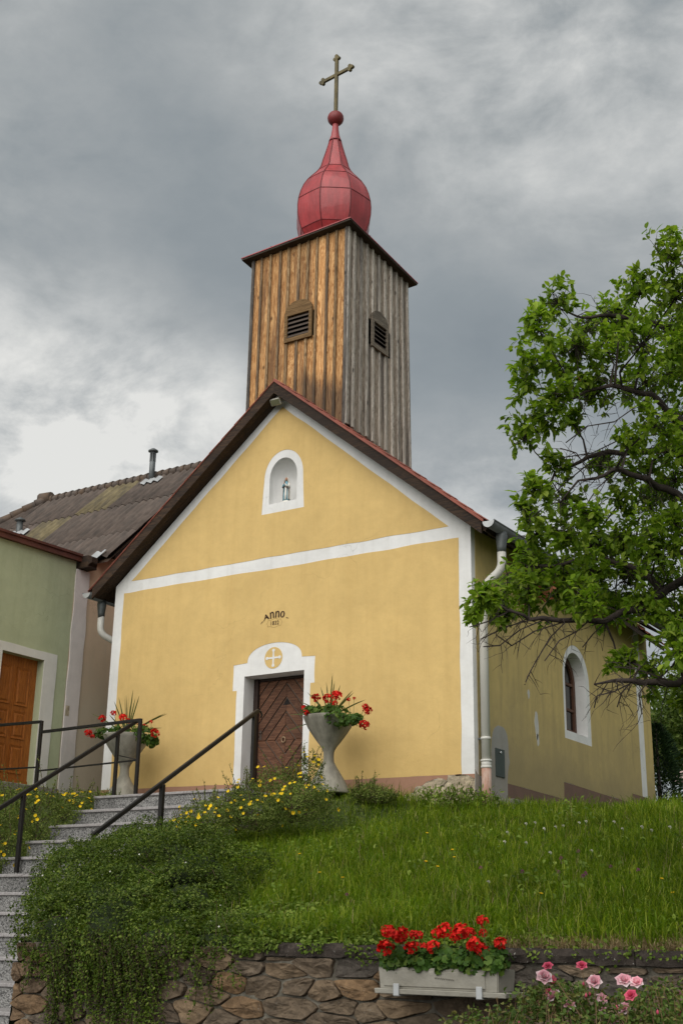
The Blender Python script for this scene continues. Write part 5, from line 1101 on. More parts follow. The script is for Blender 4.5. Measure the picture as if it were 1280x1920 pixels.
ROSES= [(7.64,-7.95,-2.08,0.026),(7.68,-7.58,-2.08,0.029),(7.57,-7.85,-2.14,0.044),(7.8,-7.7,-2.16,0.041),(7.83,-7.34,-2.16,0.044),(7.99,-7.57,-2.16,0.038),(7.61,-7.81,-2.24,0.047),(7.67,-7.76,-2.28,0.035),(7.56,-7.76,-2.22,0.026),(8.01,-7.72,-2.22,0.032),(7.88,-7.49,-2.3,0.038),(8.09,-7.14,-2.24,0.041),(7.78,-7.56,-2.25,0.029),(8.11,-7.2,-2.32,0.029),(7.7,-7.34,-2.32,0.023),(7.49,-7.52,-2.36,0.018),(7.78,-7.4,-2.37,0.026),(7.51,-7.61,-2.16,0.026)]
DAND= [(3.31, -4.03, -1.22), (4.02, -4.74, -1.41), (4.45, -5.02, -1.48), (5.1, -4.71, -1.4), (5.1, -4.22, -1.27), (5.16, -4.3, -1.29), (4.36, -3.35, -1.03), (6.76, -6.04, -1.76), (7.46, -5.52, -1.62), (7.61, -5.75, -1.68), (5.21, -4.7, -1.4)]
CLOV= [(5.05, -2.53, -0.81), (5.12, -2.46, -0.79), (5.39, -2.85, -0.9), (5.4, -2.59, -0.83), (5.4, -2.4, -0.77), (5.61, -2.49, -0.8), (5.63, -2.36, -0.76), (6.0, -2.56, -0.82), (6.26, -3.03, -0.95), (6.3, -3.92, -1.19), (5.31, -3.58, -1.1), (5.52, -3.56, -1.09), (6.04, -4.21, -1.26), (6.0, -5.33, -1.57), (5.03, -2.93, -0.92), (6.76, -3.18, -0.99), (6.46, -3.07, -0.95), (6.57, -3.13, -0.97)]
RED= [(6.33, -4.66, -1.39), (6.33, -4.63, -1.38), (6.53, -5.18, -1.53), (6.83, -5.43, -1.6), (6.85, -5.43, -1.6), (6.29, -4.19, -1.26), (6.82, -4.84, -1.44), (7.11, -5.03, -1.49), (5.71, -4.88, -1.45), (6.26, -5.26, -1.55), (4.87, -5.61, -1.65)]

# ------------------------------------------------------------------ concrete urns and their plants
URN = [(-.17, .285), (-.15, .285), (-.11, .272), (-.015, .224), (.08, .169), (.175, .109), (.241, .074), (.30, .068), (.365, .070), (.405, .086), (.44, .106), (.507, .160), (.60, .228), (.69, .288), (.78, .330), (.825, .350), (.835, .346), (.83, .325), (.74, .29), (.74, .02)]
def head_mesh(name, n=34, size=1.0):
    """one geranium flower head: a ball of small ruffled petals, radius 1"""
    P = rand_dirs(n, 0.35); N = unit(P + 0.25 * rng.normal(size=P.shape)); V, F = [], []
    parts = []
    for k in range(4):
        T = unit(np.cross(N, rand_dirs(n))); C = P * rng.uniform(0.62, 0.86, (n, 1))
        parts.append(leaves_np(C - T * 0.03, T, N, rng.uniform(0.34, 0.50, n), rng.uniform(0.30, 0.44, n), 0.12, -0.18))
    V, F = cat(parts); return np_mesh(name, V, F)
def lobed_leaf_parts(P, N, R, k=6):
    """round scalloped geranium leaves: fans of k wedges, slightly cupped"""
    n = len(P); N = unit(N); T = unit(np.cross(N, rand_dirs(n))); B = np.cross(N, T); R = np.broadcast_to(R, n)[:, None]
    V = [P]; m = k * 2
    for i in range(m + 1):
        a = 0.35 + (2 * math.pi - 0.7) * i / m; rr = R * (1.0 if i % 2 else 0.86)
        V.append(P + (T * math.cos(a) + B * math.sin(a)) * rr + N * R * (0.16 + 0.10 * math.sin(3 * a)))
    V = np.stack(V, 1).reshape(-1, 3); i0 = np.arange(n)[:, None] * (m + 2)
    F = np.concatenate([i0 + np.array([[0, j + 1, j + 2]]) for j in range(m)], 0); return V, F
HEADS = [head_mesh('flower_head', 34) for _ in range(4)]
for h in HEADS: h.materials.append(M['red_petal'])
def add_head(p, r, parent, mats=None):
    o = bpy.data.objects.new('flower_head', random.choice(HEADS)); COL.objects.link(o); o.parent = parent
    o.location = Vector(p) - Vector(parent.location); r *= 1.15; o.scale = (r, r, r * 0.85); o.rotation_euler = (random.uniform(-.4, .4), random.uniform(-.4, .4), random.uniform(0, 6.3)); return o
def geranium(label, base, centre_pts, heads, nleaf, leaf_r, group, cat_='flower', stemfrom=None):
    """centre_pts: ellipsoids (c, r) filled with leaves"""
    t = thing('geranium', label, cat_, base, group); parts = []
    for c, r in centre_pts:
        n = int(nleaf / len(centre_pts)); d = rand_dirs(n, 0.15); rad = rng.uniform(0.45, 1.0, (n, 1)) ** 0.6
        P = np.array(c) + d * np.array(r) * rad; parts.append(lobed_leaf_parts(P, d + np.array([0.1, -0.35, 0.5]) + 0.35 * rng.normal(size=d.shape), rng.uniform(0.6, 1.1, n) * leaf_r))
    V, F = cat(parts); link('foliage', np_mesh('foliage', V, F), M['ger_leaf'], t)
    A, B = [], []
    for p, r in heads:
        add_head(p, r, t); c = min(centre_pts, key=lambda q: (Vector(q[0]) - Vector(p)).length)[0]
        A.append((c[0] * 0.6 + p[0] * 0.4, c[1] * 0.6 + p[1] * 0.4, c[2] - 0.02)); B.append((p[0], p[1], p[2] - r * 0.3))
    for c, r in centre_pts:
        for _ in range(14):
            d = rand_dirs(1, 0.3)[0]; A.append((c[0], c[1], c[2] - r[2] * 0.6)); B.append(tuple(np.array(c) + d * np.array(r) * 0.9))
    V, F = twigs_np(A, B, 0.004, 0.003); link('stems', np_mesh('stems', V, F), M['stem'], t)['kind'] = 'stuff'; return t
def spiky(label, c, blades, group):
    t = thing('spiky_plant', label, 'plant', c, group); mb = MB()
    for az_, el, L in blades:
        d = Vector((math.cos(az_) * math.cos(el), math.sin(az_) * math.cos(el), math.sin(el))); s = d.cross(Vector((0, 0, 1)));  s = s.normalized() if s.length > 0.05 else Vector((1, 0, 0))
        s = (s * math.cos(1.0) + s.cross(d) * math.sin(1.0)); n = 6; vs = []
        for i in range(n + 1):
            u = i / n; p = Vector(c) + d * L * u - Vector((0, 0, 1)) * 0.16 * L * u * u * math.cos(el); w = 0.013 * (1 - u) ** 0.6 * (0.6 + u) + 0.0006
            vs += [p - s * w, p + s * w]
        mb.add(vs, [(2 * i, 2 * i + 1, 2 * i + 3, 2 * i + 2) for i in range(n)])
    mb.build('blades', M['spike'], t); return t
def urn(label, x, y, z, gl, sl_lab, heads, lobes, blades, grp):
    t = thing('urn', label, 'urn', (x, y, z), 'concrete flower urns either side of the chapel door')
    mb = MB(); mb.lathe([(a, b) for a, b in URN], (x, y, z + 0.17), 40); mb.build('vessel', M['concrete'], t)
    mb = MB(); mb.lathe([(0, 0.30), (0.004, 0.1)], (x, y, z + 0.17 + 0.79), 24); mb.build('soil', M['soil'], t)
    geranium(gl, (x, y, z + 1.0), lobes, heads, 420, 0.036, 'geraniums in the urns')
    spiky(sl_lab, (x, y, z + 0.98), blades, 'spiky plants in the urns')
urn('grey concrete hourglass urn right of the chapel door, full of red geraniums', 1.37, -0.60, -0.19,
    'red geranium spilling over the right rim of the urn beside the door', 'spiky plant rising from the urn right of the door',
    [((1.34, -0.88, 1.03), .058), ((1.45, -0.77, 1.03), .066), ((1.72, -0.97, 1.02), .066), ((1.08, -0.77, 0.93), .044), ((1.22, -0.93, 0.84), .044), ((1.86, -0.9, 0.96), .026), ((1.88, -0.8, 0.99), .022), ((2.11, -0.9, 0.85), .044), ((2.13, -0.87, 0.8), .058), ((2.16, -0.99, 0.6), .066), ((1.6, -0.82, 0.95), .036)],
    [((1.40, -0.66, 0.86), (0.30, 0.26, 0.10)), ((1.70, -0.86, 0.74), (0.20, 0.17, 0.13)), ((1.92, -0.88, 0.70), (0.15, 0.12, 0.08)), ((1.24, -0.82, 0.86), (0.16, 0.13, 0.07))],
    [(0.3, 1.52, 0.62), (2.6, 1.35, 0.55), (2.9, 1.2, 0.52), (3.0, 0.85, 0.62), (3.1, 0.62, 0.6), (0.1, 1.25, 0.5), (0.0, 0.85, 0.55), (-0.2, 0.7, 0.58), (0.2, 0.55, 0.6), (3.3, 0.3, 0.62), (4.6, 1.45, 0.5), (5.0, 1.3, 0.45), (1.4, 1.4, 0.5), (3.4, -0.1, 0.66), (-0.3, 0.05, 0.72), (-0.5, -0.1, 0.74), (4.2, 0.9, 0.45), (5.5, 0.8, 0.4), (-0.1, 1.42, 0.52), (2.0, 1.3, 0.48)], None)
urn('grey concrete hourglass urn behind the black railing, full of red geraniums', -2.20, -0.60, -0.19,
    'red geranium in the urn behind the black railing', 'spiky plant with long arching blades in the urn behind the railing',
    [((-2.45, -0.88, 1.04), .058), ((-2.34, -0.77, 1.13), .044), ((-1.97, -0.97, 1.01), .058), ((-2.82, -0.77, 0.87), .058), ((-2.57, -0.93, 0.78), .036), ((-1.71, -0.9, 0.93), .044), ((-1.7, -0.8, 0.87), .051), ((-1.4, -0.9, 0.75), .066), ((-1.96, -0.87, 0.97), .044), ((-1.4, -0.99, 0.9), .025)],
    [((-2.16, -0.66, 0.86), (0.32, 0.26, 0.10)), ((-1.68, -0.78, 0.76), (0.19, 0.15, 0.13)), ((-2.52, -0.72, 0.84), (0.18, 0.15, 0.09)), ((-1.52, -0.82, 0.66), (0.10, 0.10, 0.09))],
    [(0.2, 1.5, 0.72), (2.8, 1.4, 0.66), (3.0, 1.2, 0.70), (3.0, 1.05, 0.72), (3.1, 0.6, 0.95), (3.15, 0.38, 0.95), (0.0, 0.52, 0.82), (-0.1, 0.45, 0.92), (-0.2, 0.22, 0.85), (0.1, 1.3, 0.66), (4.6, 1.4, 0.62), (5.2, 1.45, 0.6), (1.5, 1.4, 0.5), (3.5, 0.9, 0.5), (-0.4, -0.1, 0.8), (4.4, 0.1, 0.5), (2.2, 1.3, 0.55), (0.0, 1.38, 0.6)], None)

# ------------------------------------------------------------------ planter box on the wall
BX0, BX1, BYF, BYB, BZ0, BZ1 = 6.085, 6.945, -7.13, -6.88, -2.262, -2.128
PB = thing('planter_box', 'long beige plastic planter box hung on the stone wall', 'planter', (6.5, -7.0, -2.29))
def taper(lo, hi, t):
    return [(lo[0] + t, lo[1] + t, lo[2]), (hi[0] - t, lo[1] + t, lo[2]), (hi[0] - t, hi[1] - t, lo[2]), (lo[0] + t, hi[1] - t, lo[2])], [(lo[0], lo[1], hi[2]), (hi[0], lo[1], hi[2]), (hi[0], hi[1], hi[2]), (lo[0], hi[1], hi[2])]
mb = MB(); mb.hexa(*taper((BX0, BYF, BZ0), (BX1, BYB, BZ1), 0.010)); mb.build('trough', M['box'], PB, 0.006, 2)
mb = MB(); mb.hexa([(BX0 + 0.04, BYF + 0.001, BZ0 + 0.018), (BX1 - 0.09, BYF + 0.001, BZ0 + 0.018), (BX1 - 0.09, BYF + 0.02, BZ0 + 0.018), (BX0 + 0.04, BYF + 0.02, BZ0 + 0.018)], [(BX0 + 0.04, BYF - 0.005, BZ1 - 0.02), (BX1 - 0.09, BYF - 0.005, BZ1 - 0.02), (BX1 - 0.09, BYF + 0.02, BZ1 - 0.02), (BX0 + 0.04, BYF + 0.02, BZ1 - 0.02)]); mb.build('relief_panel', M['box'], PB, 0.004)
mb = MB(); mb.hexa(*taper((BX0 - 0.018, BYF - 0.022, BZ0 - 0.028), (BX1 + 0.06, BYB + 0.01, BZ0 + 0.004), 0.004)); mb.build('tray', M['box'], PB, 0.004)
for x in (BX0 + 0.13, BX1 - 0.14):
    mb = MB(); mb.box((x, BYF - 0.032, BZ0 - 0.038), (x + 0.042, BYF - 0.022, BZ0 + 0.036)); mb.box((x, BYF - 0.03, BZ0 - 0.040), (x + 0.042, -6.85, BZ0 - 0.031)); mb.build('bracket', M['zinc_light'], PB, 0.003)
mb = MB(); mb.box((BX1 + 0.012, BYF + 0.10, BZ0 + 0.0045), (BX1 + 0.04, BYF + 0.17, BZ0 + 0.006)); mb.build('drain_hole', M['dark'], PB)
mb = MB()
for i in range(9):
    x = BX0 + 0.42 + i * 0.0155; z = BZ0 + 0.075 - 0.001 * i; w = random.uniform(0.5, 1)
    mb.tube([(x, BYF - 0.0065, z + 0.006), (x + 0.008 * w, BYF - 0.0065, z - 0.003), (x + 0.012, BYF - 0.0065, z + 0.004)], 0.0016, 5)
mb.build('worn_embossing', simple('worn_relief', (0.10, 0.09, 0.07), 0.8), PB)
mb = MB(); mb.box((BX0 + 0.012, BYF + 0.012, BZ1 - 0.03), (BX1 - 0.012, BYB - 0.012, BZ1 - 0.004)); mb.build('soil', M['soil'], PB)
slots = [6.17, 6.36, 6.55, 6.72, 6.87]
labs = ['red geranium at the left end of the planter box', 'red geranium beside the leftmost plant in the planter box', 'red geranium in the middle of the planter box', 'red geranium with the tallest flower head in the planter box', 'red geranium at the right end of the planter box hanging over its corner']
for i, sx in enumerate(slots):
    hs = [((p[0], p[1], p[2]), p[3]) for p in GH if min(range(5), key=lambda k: abs(slots[k] - p[0])) == i]
    geranium(labs[i], (sx, -7.02, -2.14), [((sx, -7.05, -2.06), (0.12, 0.10, 0.075)), ((sx + 0.02, -7.09, -2.10), (0.10, 0.08, 0.06))], hs, 190, 0.030, 'geraniums in the planter box')

# ------------------------------------------------------------------ shrubs and creepers
def blob_leaves(blobs, n, L, Wd, upb=0.3, inner=0.35, dirj=0.7, shell=False):
    """leaves spread through ellipsoids (centre, radii), denser to the outside, lumpy"""
    vol = np.array([r[0] * r[1] + r[1] * r[2] + r[0] * r[2] for c, r in blobs]); parts = []
    for (c, r), k in zip(blobs, (vol / vol.sum() * n).astype(int)):
        d = rand_dirs(k, 0.1); lump = np.array([0.92 + 0.5 * mnoise.noise((q[0] * 2.2 + c[0] * 3, q[1] * 2.2 + c[1] * 3, q[2] * 2.2)) for q in d])[:, None]
        P = np.array(c) + d * np.array(r) * lump * rng.uniform(inner, 1.12, (k, 1)) ** 0.55
        if shell:                                    # keep only what lies on the outside of the whole mass
            keep = np.ones(k, bool)
            for c2, r2 in blobs:
                if c2 is not c: keep &= (((P - np.array(c2)) / (np.array(r2) * 0.80)) ** 2).sum(1) > 1
            P, d = P[keep], d[keep]; k = len(P)
        N = unit(d + np.array([0, 0, upb]) + 0.5 * rng.normal(size=d.shape)); D = unit(np.cross(N, rand_dirs(k)) + d * dirj * 0.6)
        parts.append(leaves_np(P, D, N, rng.uniform(0.65, 1.2, k) * L, rng.uniform(0.75, 1.15, k) * Wd))
    return cat(parts)
def small_flowers(P, N, r, petals=5):
    n = len(P); N = unit(N); T = unit(np.cross(N, rand_dirs(n))); B = np.cross(N, T); parts = []
    for k in range(petals):
        a = 2 * math.pi * k / petals; D = T * math.cos(a) + B * math.sin(a)
        parts.append(leaves_np(P, unit(D + N * 0.35), N, np.full(n, r), np.full(n, r * 0.95), 0.05, -0.1))
    return cat(parts)
def shrub(name, label, cat_, base, blobs, nleaf, L, Wd, lm, flowers=None, group=None, nst=60, shoots=70):
    t = thing(name, label, cat_, base, group)
    V, F = blob_leaves(blobs, int(nleaf * 2.0), L, Wd, 0.3, 0.6, shell=True)
    A, B, SP, SD = [], [], [], []
    for i in range(shoots):                         # uneven shoots standing out of the mass
        c, r = blobs[rng.integers(len(blobs))]; d = rand_dirs(1, 0.7)[0]; d[1] -= 0.2; d = d / np.linalg.norm(d); p = np.array(c) + d * np.array(r) * 0.85; Lsh = rng.uniform(0.35, 0.9) * min(r)
        q = p + (d * 0.6 + np.array([0, 0, 0.7]) + rng.normal(size=3) * 0.25) * Lsh; A.append(p); B.append(q); k = int(Lsh / (L * 0.32)) + 2
        for j in range(k): SP.append(p + (q - p) * (j + 1) / k + rng.normal(size=3) * L * 0.25); SD.append((q - p) / np.linalg.norm(q - p) * 0.7 + rng.normal(size=3) * 0.7)
    k = len(SP); V, F = cat([(V, F), leaves_np(np.array(SP), np.array(SD), rand_dirs(k, 0.5), rng.uniform(0.6, 1.05, k) * L, rng.uniform(0.7, 1.05, k) * Wd)])
    link('foliage', np_mesh('foliage', V, F), lm, t)
    for i in range(nst):
        c, r = blobs[i % len(blobs)]; d = rand_dirs(1, 0.3)[0]
        A.append((c[0] + (base[0] - c[0]) * 0.35, c[1] + (base[1] - c[1]) * 0.35, c[2] - r[2] * 0.9)); B.append(tuple(np.array(c) + d * np.array(r) * 0.95))
    V, F = twigs_np(A, B, 0.006, 0.002); link('stems', np_mesh('stems', V, F), M['twig'], t)
    if flowers:
        n, r, fm = flowers; Ps, Ns = [], []
        for i in range(n):
            c, rr = blobs[rng.integers(len(blobs))]; d = rand_dirs(1, 0.55)[0]; d[1] -= 0.45; d[0] += 0.2; d = d / np.linalg.norm(d)
            lump = 0.95 + 0.5 * mnoise.noise((d[0] * 2.2 + c[0] * 3, d[1] * 2.2 + c[1] * 3, d[2] * 2.2)); Ps.append(np.array(c) + d * np.array(rr) * lump * 1.1); Ns.append(d + np.array([0.2, -0.4, 0.3]))
        for i in range(0, n):
            V, F = small_flowers(np.array(Ps[i:i + 1]), np.array(Ns[i:i + 1]), r * random.uniform(0.7, 1.2)); link('flower', np_mesh('flower', V, F), fm, t)
    return t
def gzz(x, y): return float(gz(x, y))
shrub('cinquefoil_bush', 'yellow flowered cinquefoil bush left of the stairs below the level railing', 'bush', (-2.3, -2.4, -0.9),
      [((-2.45, -2.15, -0.42), (0.55, 0.5, 0.34)), ((-1.95, -2.35, -0.58), (0.42, 0.4, 0.34)), ((-2.9, -2.3, -0.45), (0.5, 0.5, 0.40)), ((-2.2, -2.9, -0.80), (0.45, 0.42, 0.40)), ((-1.85, -3.1, -1.02), (0.28, 0.35, 0.30)), ((-2.0, -1.75, -0.26), (0.32, 0.3, 0.17)), ((-1.72, -1.95, -0.40), (0.16, 0.2, 0.15)), ((-3.3, -2.7, -0.6), (0.5, 0.5, 0.45)), ((-2.6, -3.4, -1.05), (0.5, 0.5, 0.5)), ((-1.95, -3.75, -1.35), (0.22, 0.4, 0.3))],
      15000, 0.030, 0.016, M['shrub'], (140, 0.024, M['yellow_petal']))
shrub('cinquefoil_bush', 'yellow flowered cinquefoil bush in front of the chapel door beside the top steps', 'bush', (1.5, -2.1, -0.7),
      [((1.62, -1.95, -0.32), (0.40, 0.36, 0.30)), ((1.28, -2.2, -0.46), (0.32, 0.32, 0.26)), ((2.0, -1.95, -0.22), (0.18, 0.18, 0.34)), ((1.95, -2.0, -0.42), (0.34, 0.3, 0.22)), ((2.15, -2.3, -0.52), (0.42, 0.36, 0.2)), ((1.6, -2.5, -0.62), (0.42, 0.36, 0.20))],
      9000, 0.027, 0.014, M['shrub'], (85, 0.025, M['yellow_petal']), nst=90)
shrub('cinquefoil_bush', 'low yellow flowered cinquefoil bush spreading over the step edge beside the right handrail', 'bush', (0.95, -2.6, -0.85),
      [((0.92, -2.55, -0.62), (0.26, 0.28, 0.20)), ((1.18, -2.5, -0.60), (0.26, 0.26, 0.18)), ((0.80, -2.75, -0.76), (0.16, 0.22, 0.12)), ((1.2, -2.8, -0.76), (0.3, 0.26, 0.14))],
      3600, 0.025, 0.013, M['shrub'], (56, 0.027, M['yellow_petal']), nst=40)
shrub('low_shrub', 'low dark green shrub at the foot of the facade right of the urn', 'bush', (2.3, -0.85, -0.3),
      [((2.08, -0.80, -0.24), (0.24, 0.20, 0.13)), ((2.32, -0.85, -0.30), (0.22, 0.18, 0.09))], 1300, 0.03, 0.015, M['shrub'], shoots=60)
shrub('small_plant', 'small leafy plant at the foot of the urn behind the railing', 'plant', (-1.95, -1.25, -0.2), [((-2.05, -1.25, -0.15), (0.16, 0.12, 0.09)), ((-1.75, -1.3, -0.16), (0.12, 0.1, 0.06))], 300, 0.024, 0.014, M['cover'], nst=8, shoots=12)
shrub('leafy_weed', 'tuft of leafy weeds at the chapel corner below the downpipe', 'plant', (3.3, -0.4, -0.35), [((2.95, -0.5, -0.36), (0.30, 0.16, 0.12)), ((3.45, -0.42, -0.36), (0.3, 0.16, 0.10)), ((3.2, -0.5, -0.38), (0.3, 0.14, 0.10))], 380, 0.075, 0.022, M['cover'], nst=14, shoots=60)
# creeper hanging over the wall end
CRP = thing('creeper', 'dense green cotoneaster mound hanging over the end of the stone wall', 'creeper', (3.0, -5.6, -2.0))
cb = [((3.05, -6.30, -1.86), (0.62, 0.55, 0.42)), ((2.55, -5.9, -1.72), (0.40, 0.55, 0.45)), ((2.25, -5.2, -1.50), (0.45, 0.55, 0.42)), ((1.80, -4.5, -1.20), (0.55, 0.6, 0.36)), ((2.35, -4.75, -1.26), (0.50, 0.55, 0.32)), ((3.0, -5.3, -1.42), (0.65, 0.65, 0.40)), ((3.45, -5.9, -1.70), (0.48, 0.55, 0.34)), ((3.7, -6.35, -1.92), (0.5, 0.42, 0.30)), ((2.75, -6.68, -1.98), (0.40, 0.30, 0.34)), ((3.3, -6.70, -1.98), (0.45, 0.30, 0.34)), ((3.85, -6.70, -2.02), (0.40, 0.26, 0.24)), ((4.4, -6.72, -2.0), (0.4, 0.2, 0.13)), ((2.8, -6.55, -2.08), (0.36, 0.30, 0.34)), ((3.3, -6.60, -2.20), (0.55, 0.26, 0.36)), ((4.2, -6.3, -1.92), (0.5, 0.4, 0.14)), ((4.7, -6.45, -1.96), (0.5, 0.3, 0.09)), ((1.25, -4.2, -1.22), (0.55, 0.5, 0.34)), ((1.65, -5.1, -1.50), (0.5, 0.5, 0.40)), ((1.18, -5.02, -1.42), (0.30, 0.35, 0.34)), ((1.45, -5.35, -1.58), (0.32, 0.35, 0.36)), ((1.72, -5.45, -1.58), (0.32, 0.4, 0.34)), ((2.02, -5.9, -1.78), (0.28, 0.4, 0.42)), ((2.50, -6.30, -1.90), (0.24, 0.34, 0.32))]
V1 = blob_leaves(cb, 115000, 0.027, 0.017, 0.4, 0.80, shell=True)
P, D, N, A, B = [], [], [], [], []
for s in range(470):                                               # trailing strands
    u = rng.uniform(2.62, 4.75); dens = 1.0 if 2.75 < u < 4.1 else 0.32
    if rng.uniform() > dens: continue
    Ls = rng.uniform(0.15, 0.66) * (0.30 if u < 2.95 else 1.0 if u < 4.0 else 0.42) * max(0.25, 1 + 1.1 * mnoise.noise((u * 5.5, 0, 0)))
    p = np.array([u, WY - rng.uniform(0.02, 0.20), -2.02 + rng.uniform(-0.22, 0.12)]); prev = p.copy(); n = int(Ls / 0.011)
    dx = rng.uniform(-0.35, 0.30); ph = rng.uniform(0, 6)
    for i in range(n):
        p = p + np.array([dx * 0.011 + 0.003 * math.sin(i * 0.3 + ph), (0.0025 if p[1] < WY - 0.06 else -0.001) + rng.normal() * 0.0015, -0.0105])
        P.append(p + rng.normal(size=3) * 0.007); d = rng.normal(size=3) * 0.8 + np.array([0, -0.7, -0.25]); D.append(d); N.append(rng.normal(size=3) * 0.5 + np.array([0.1, -0.8, 0.7]))
        if i % 6 == 5: A.append(prev); B.append(p.copy()); prev = p.copy()
k = len(P); V2 = leaves_np(np.array(P), np.array(D), unit(np.array(N)), rng.uniform(0.016, 0.030, k), rng.uniform(0.011, 0.018, k))
V, F = cat([V1, V2]); link('foliage', np_mesh('foliage', V, F), M['creeper'], CRP)
V, F = twigs_np(A, B, 0.0028, 0.0024)
A2, B2 = [], []
for i in range(260):
    c, r = cb[rng.integers(len(cb))]; d = rand_dirs(1)[0]; q = np.array(c) + d * np.array(r) * 0.92; A2.append(q); B2.append(q + unit((rng.normal(size=3) + np.array([0.2, -0.4, -0.5]))[None])[0] * rng.uniform(0.08, 0.25))
V, F = cat([(V, F), twigs_np(A2, B2, 0.003, 0.0015)]); link('branches', np_mesh('branches', V, F), M['twig'], CRP)
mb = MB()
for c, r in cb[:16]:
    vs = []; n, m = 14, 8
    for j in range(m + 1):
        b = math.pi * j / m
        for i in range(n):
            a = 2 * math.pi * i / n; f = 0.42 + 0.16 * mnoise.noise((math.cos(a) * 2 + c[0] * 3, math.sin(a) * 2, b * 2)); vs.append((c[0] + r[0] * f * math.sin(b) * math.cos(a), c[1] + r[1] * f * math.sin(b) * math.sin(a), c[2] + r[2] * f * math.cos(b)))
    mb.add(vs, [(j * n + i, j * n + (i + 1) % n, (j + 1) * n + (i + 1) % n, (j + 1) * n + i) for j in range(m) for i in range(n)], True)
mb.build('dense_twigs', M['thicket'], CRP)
Pw = []
for i in range(26):
    c, r = cb[rng.integers(len(cb))]; d = rand_dirs(1, 0.3)[0]; d[1] -= 0.8; d = d / np.linalg.norm(d); Pw.append(np.array(c) + d * np.array(r) * 0.98)
V, F = small_flowers(np.array(Pw), np.array([[0.2, -0.8, 0.4]] * 26), 0.009); link('tiny_flowers', np_mesh('tiny_flowers', V, F), M['white_petal'], CRP)

# ------------------------------------------------------------------ lawn: grass, ground cover, straw, meadow flowers
def blades(X, Y, H, Wd, lean, zoff=0.0):
    n = len(X); Zb = gz(X, Y) + zoff; az_ = rng.uniform(0, 2 * math.pi, n); s = np.stack([np.cos(az_), np.sin(az_), np.zeros(n)], 1); l = np.stack([-np.sin(az_), np.cos(az_), np.zeros(n)], 1)
    B = np.stack([X, Y, Zb - 0.02], 1); H = H[:, None]; Wd = Wd[:, None]; lean = lean[:, None]; up = np.array([[0, 0, 1.0]])
    m1 = B + up * H * 0.5 + l * H * lean * 0.22; m2 = B + up * H * 0.82 * (1 - 0.25 * lean) + l * H * lean * 0.58; t = B + up * H * (1 - 0.48 * lean) + l * H * lean
    V = np.stack([B - s * Wd * .5, B + s * Wd * .5, m1 - s * Wd * .45, m1 + s * Wd * .45, m2 - s * Wd * .28, m2 + s * Wd * .28, t], 1).reshape(-1, 3); i = np.arange(n)[:, None] * 7
    F = np.concatenate([i + np.array([q]) for q in ([0, 1, 3], [0, 3, 2], [2, 3, 5], [2, 5, 4], [4, 5, 6])], 0); return V, F
def lawn_pts(n, x0, x1, y0, y1, near=True):
    X = rng.uniform(x0, x1, n * 3); Y = rng.uniform(y0, y1, n * 3)
    d2 = (X - CAM[0]) ** 2 + (Y - CAM[1]) ** 2; k = rng.uniform(size=n * 3) < np.clip((9.5 ** 2 / d2), 0, 1) if near else np.ones(n * 3, bool)
    k &= ~((X > -1.9) & (X < 0.75) & (Y < 0.0)) & ~((X < 3.21) & (Y > -0.03)) & ~((X < 2.5) & (Y < -4.8))
    k &= (X - CAM[0]) / np.maximum(Y - CAM[1], 0.1) < 0.10            # nothing far outside the frame on the right
    return X[k][:n], Y[k][:n]
X, Y = lawn_pts(95000, 0.7, 10.5, -6.70, 0.15)
tall = 0.5 + 0.5 * np.array([mnoise.noise((a * 0.9, b * 0.9, 0)) for a, b in zip(X, Y)])
H = rng.uniform(0.08, 0.25, len(X)) * (0.45 + 1.1 * tall) * np.where(X < 3.2, 0.75, 1.0) * np.where((Y < -6.2) & (X > 6.8), 1.15, 1.0)
V, F = blades(X, Y, H, rng.uniform(0.005, 0.0105, len(X)), rng.uniform(0.15, 1.15, len(X)))
X2, Y2 = lawn_pts(16000, 0.9, 10.5, -6.70, 0.1); pk = np.array([mnoise.noise((a * 1.1, b * 1.1, 4)) for a, b in zip(X2, Y2)]) > -0.08; X2, Y2 = X2[pk], Y2[pk]
X3 = rng.uniform(1.9, 5.0, 900); Y3 = rng.uniform(-0.75, -0.08, 900); X2, Y2 = np.concatenate([X2, X3]), np.concatenate([Y2, Y3])
V, F = cat([(V, F), blades(X2, Y2, rng.uniform(0.16, 0.33, len(X2)), rng.uniform(0.005, 0.009, len(X2)), rng.uniform(0.25, 1.0, len(X2)))])
tag(link('grass', np_mesh('grass', V, F), M['grass']), kind='stuff')
X, Y = lawn_pts(26000, 3.2, 14, 0.0, 16, False)
V, F = blades(X, Y, rng.uniform(0.05, 0.12, len(X)), rng.uniform(0.008, 0.014, len(X)), rng.uniform(0.2, 0.9, len(X)))
tag(link('grass', np_mesh('grass', V, F), M['grass']), kind='stuff')
n = 9000; X = rng.uniform(6.75, 9.6, n); Y = -6.74 + np.abs(rng.normal(size=n)) * 0.20
V, F = blades(X, Y, rng.uniform(0.04, 0.15, n), rng.uniform(0.003, 0.006, n), rng.uniform(0.3, 1.3, n))
n2_ = 2000; X2, Y2 = lawn_pts(n2_, 3.0, 9.5, -6.6, -0.5); Vb = blades(X2, Y2, rng.uniform(0.12, 0.30, len(X2)), rng.uniform(0.002, 0.004, len(X2)), rng.uniform(0.2, 0.9, len(X2)))
V, F = cat([(V, F), Vb]); tag(link('dry_grass', np_mesh('dry_grass', V, F), M['straw']), kind='stuff')
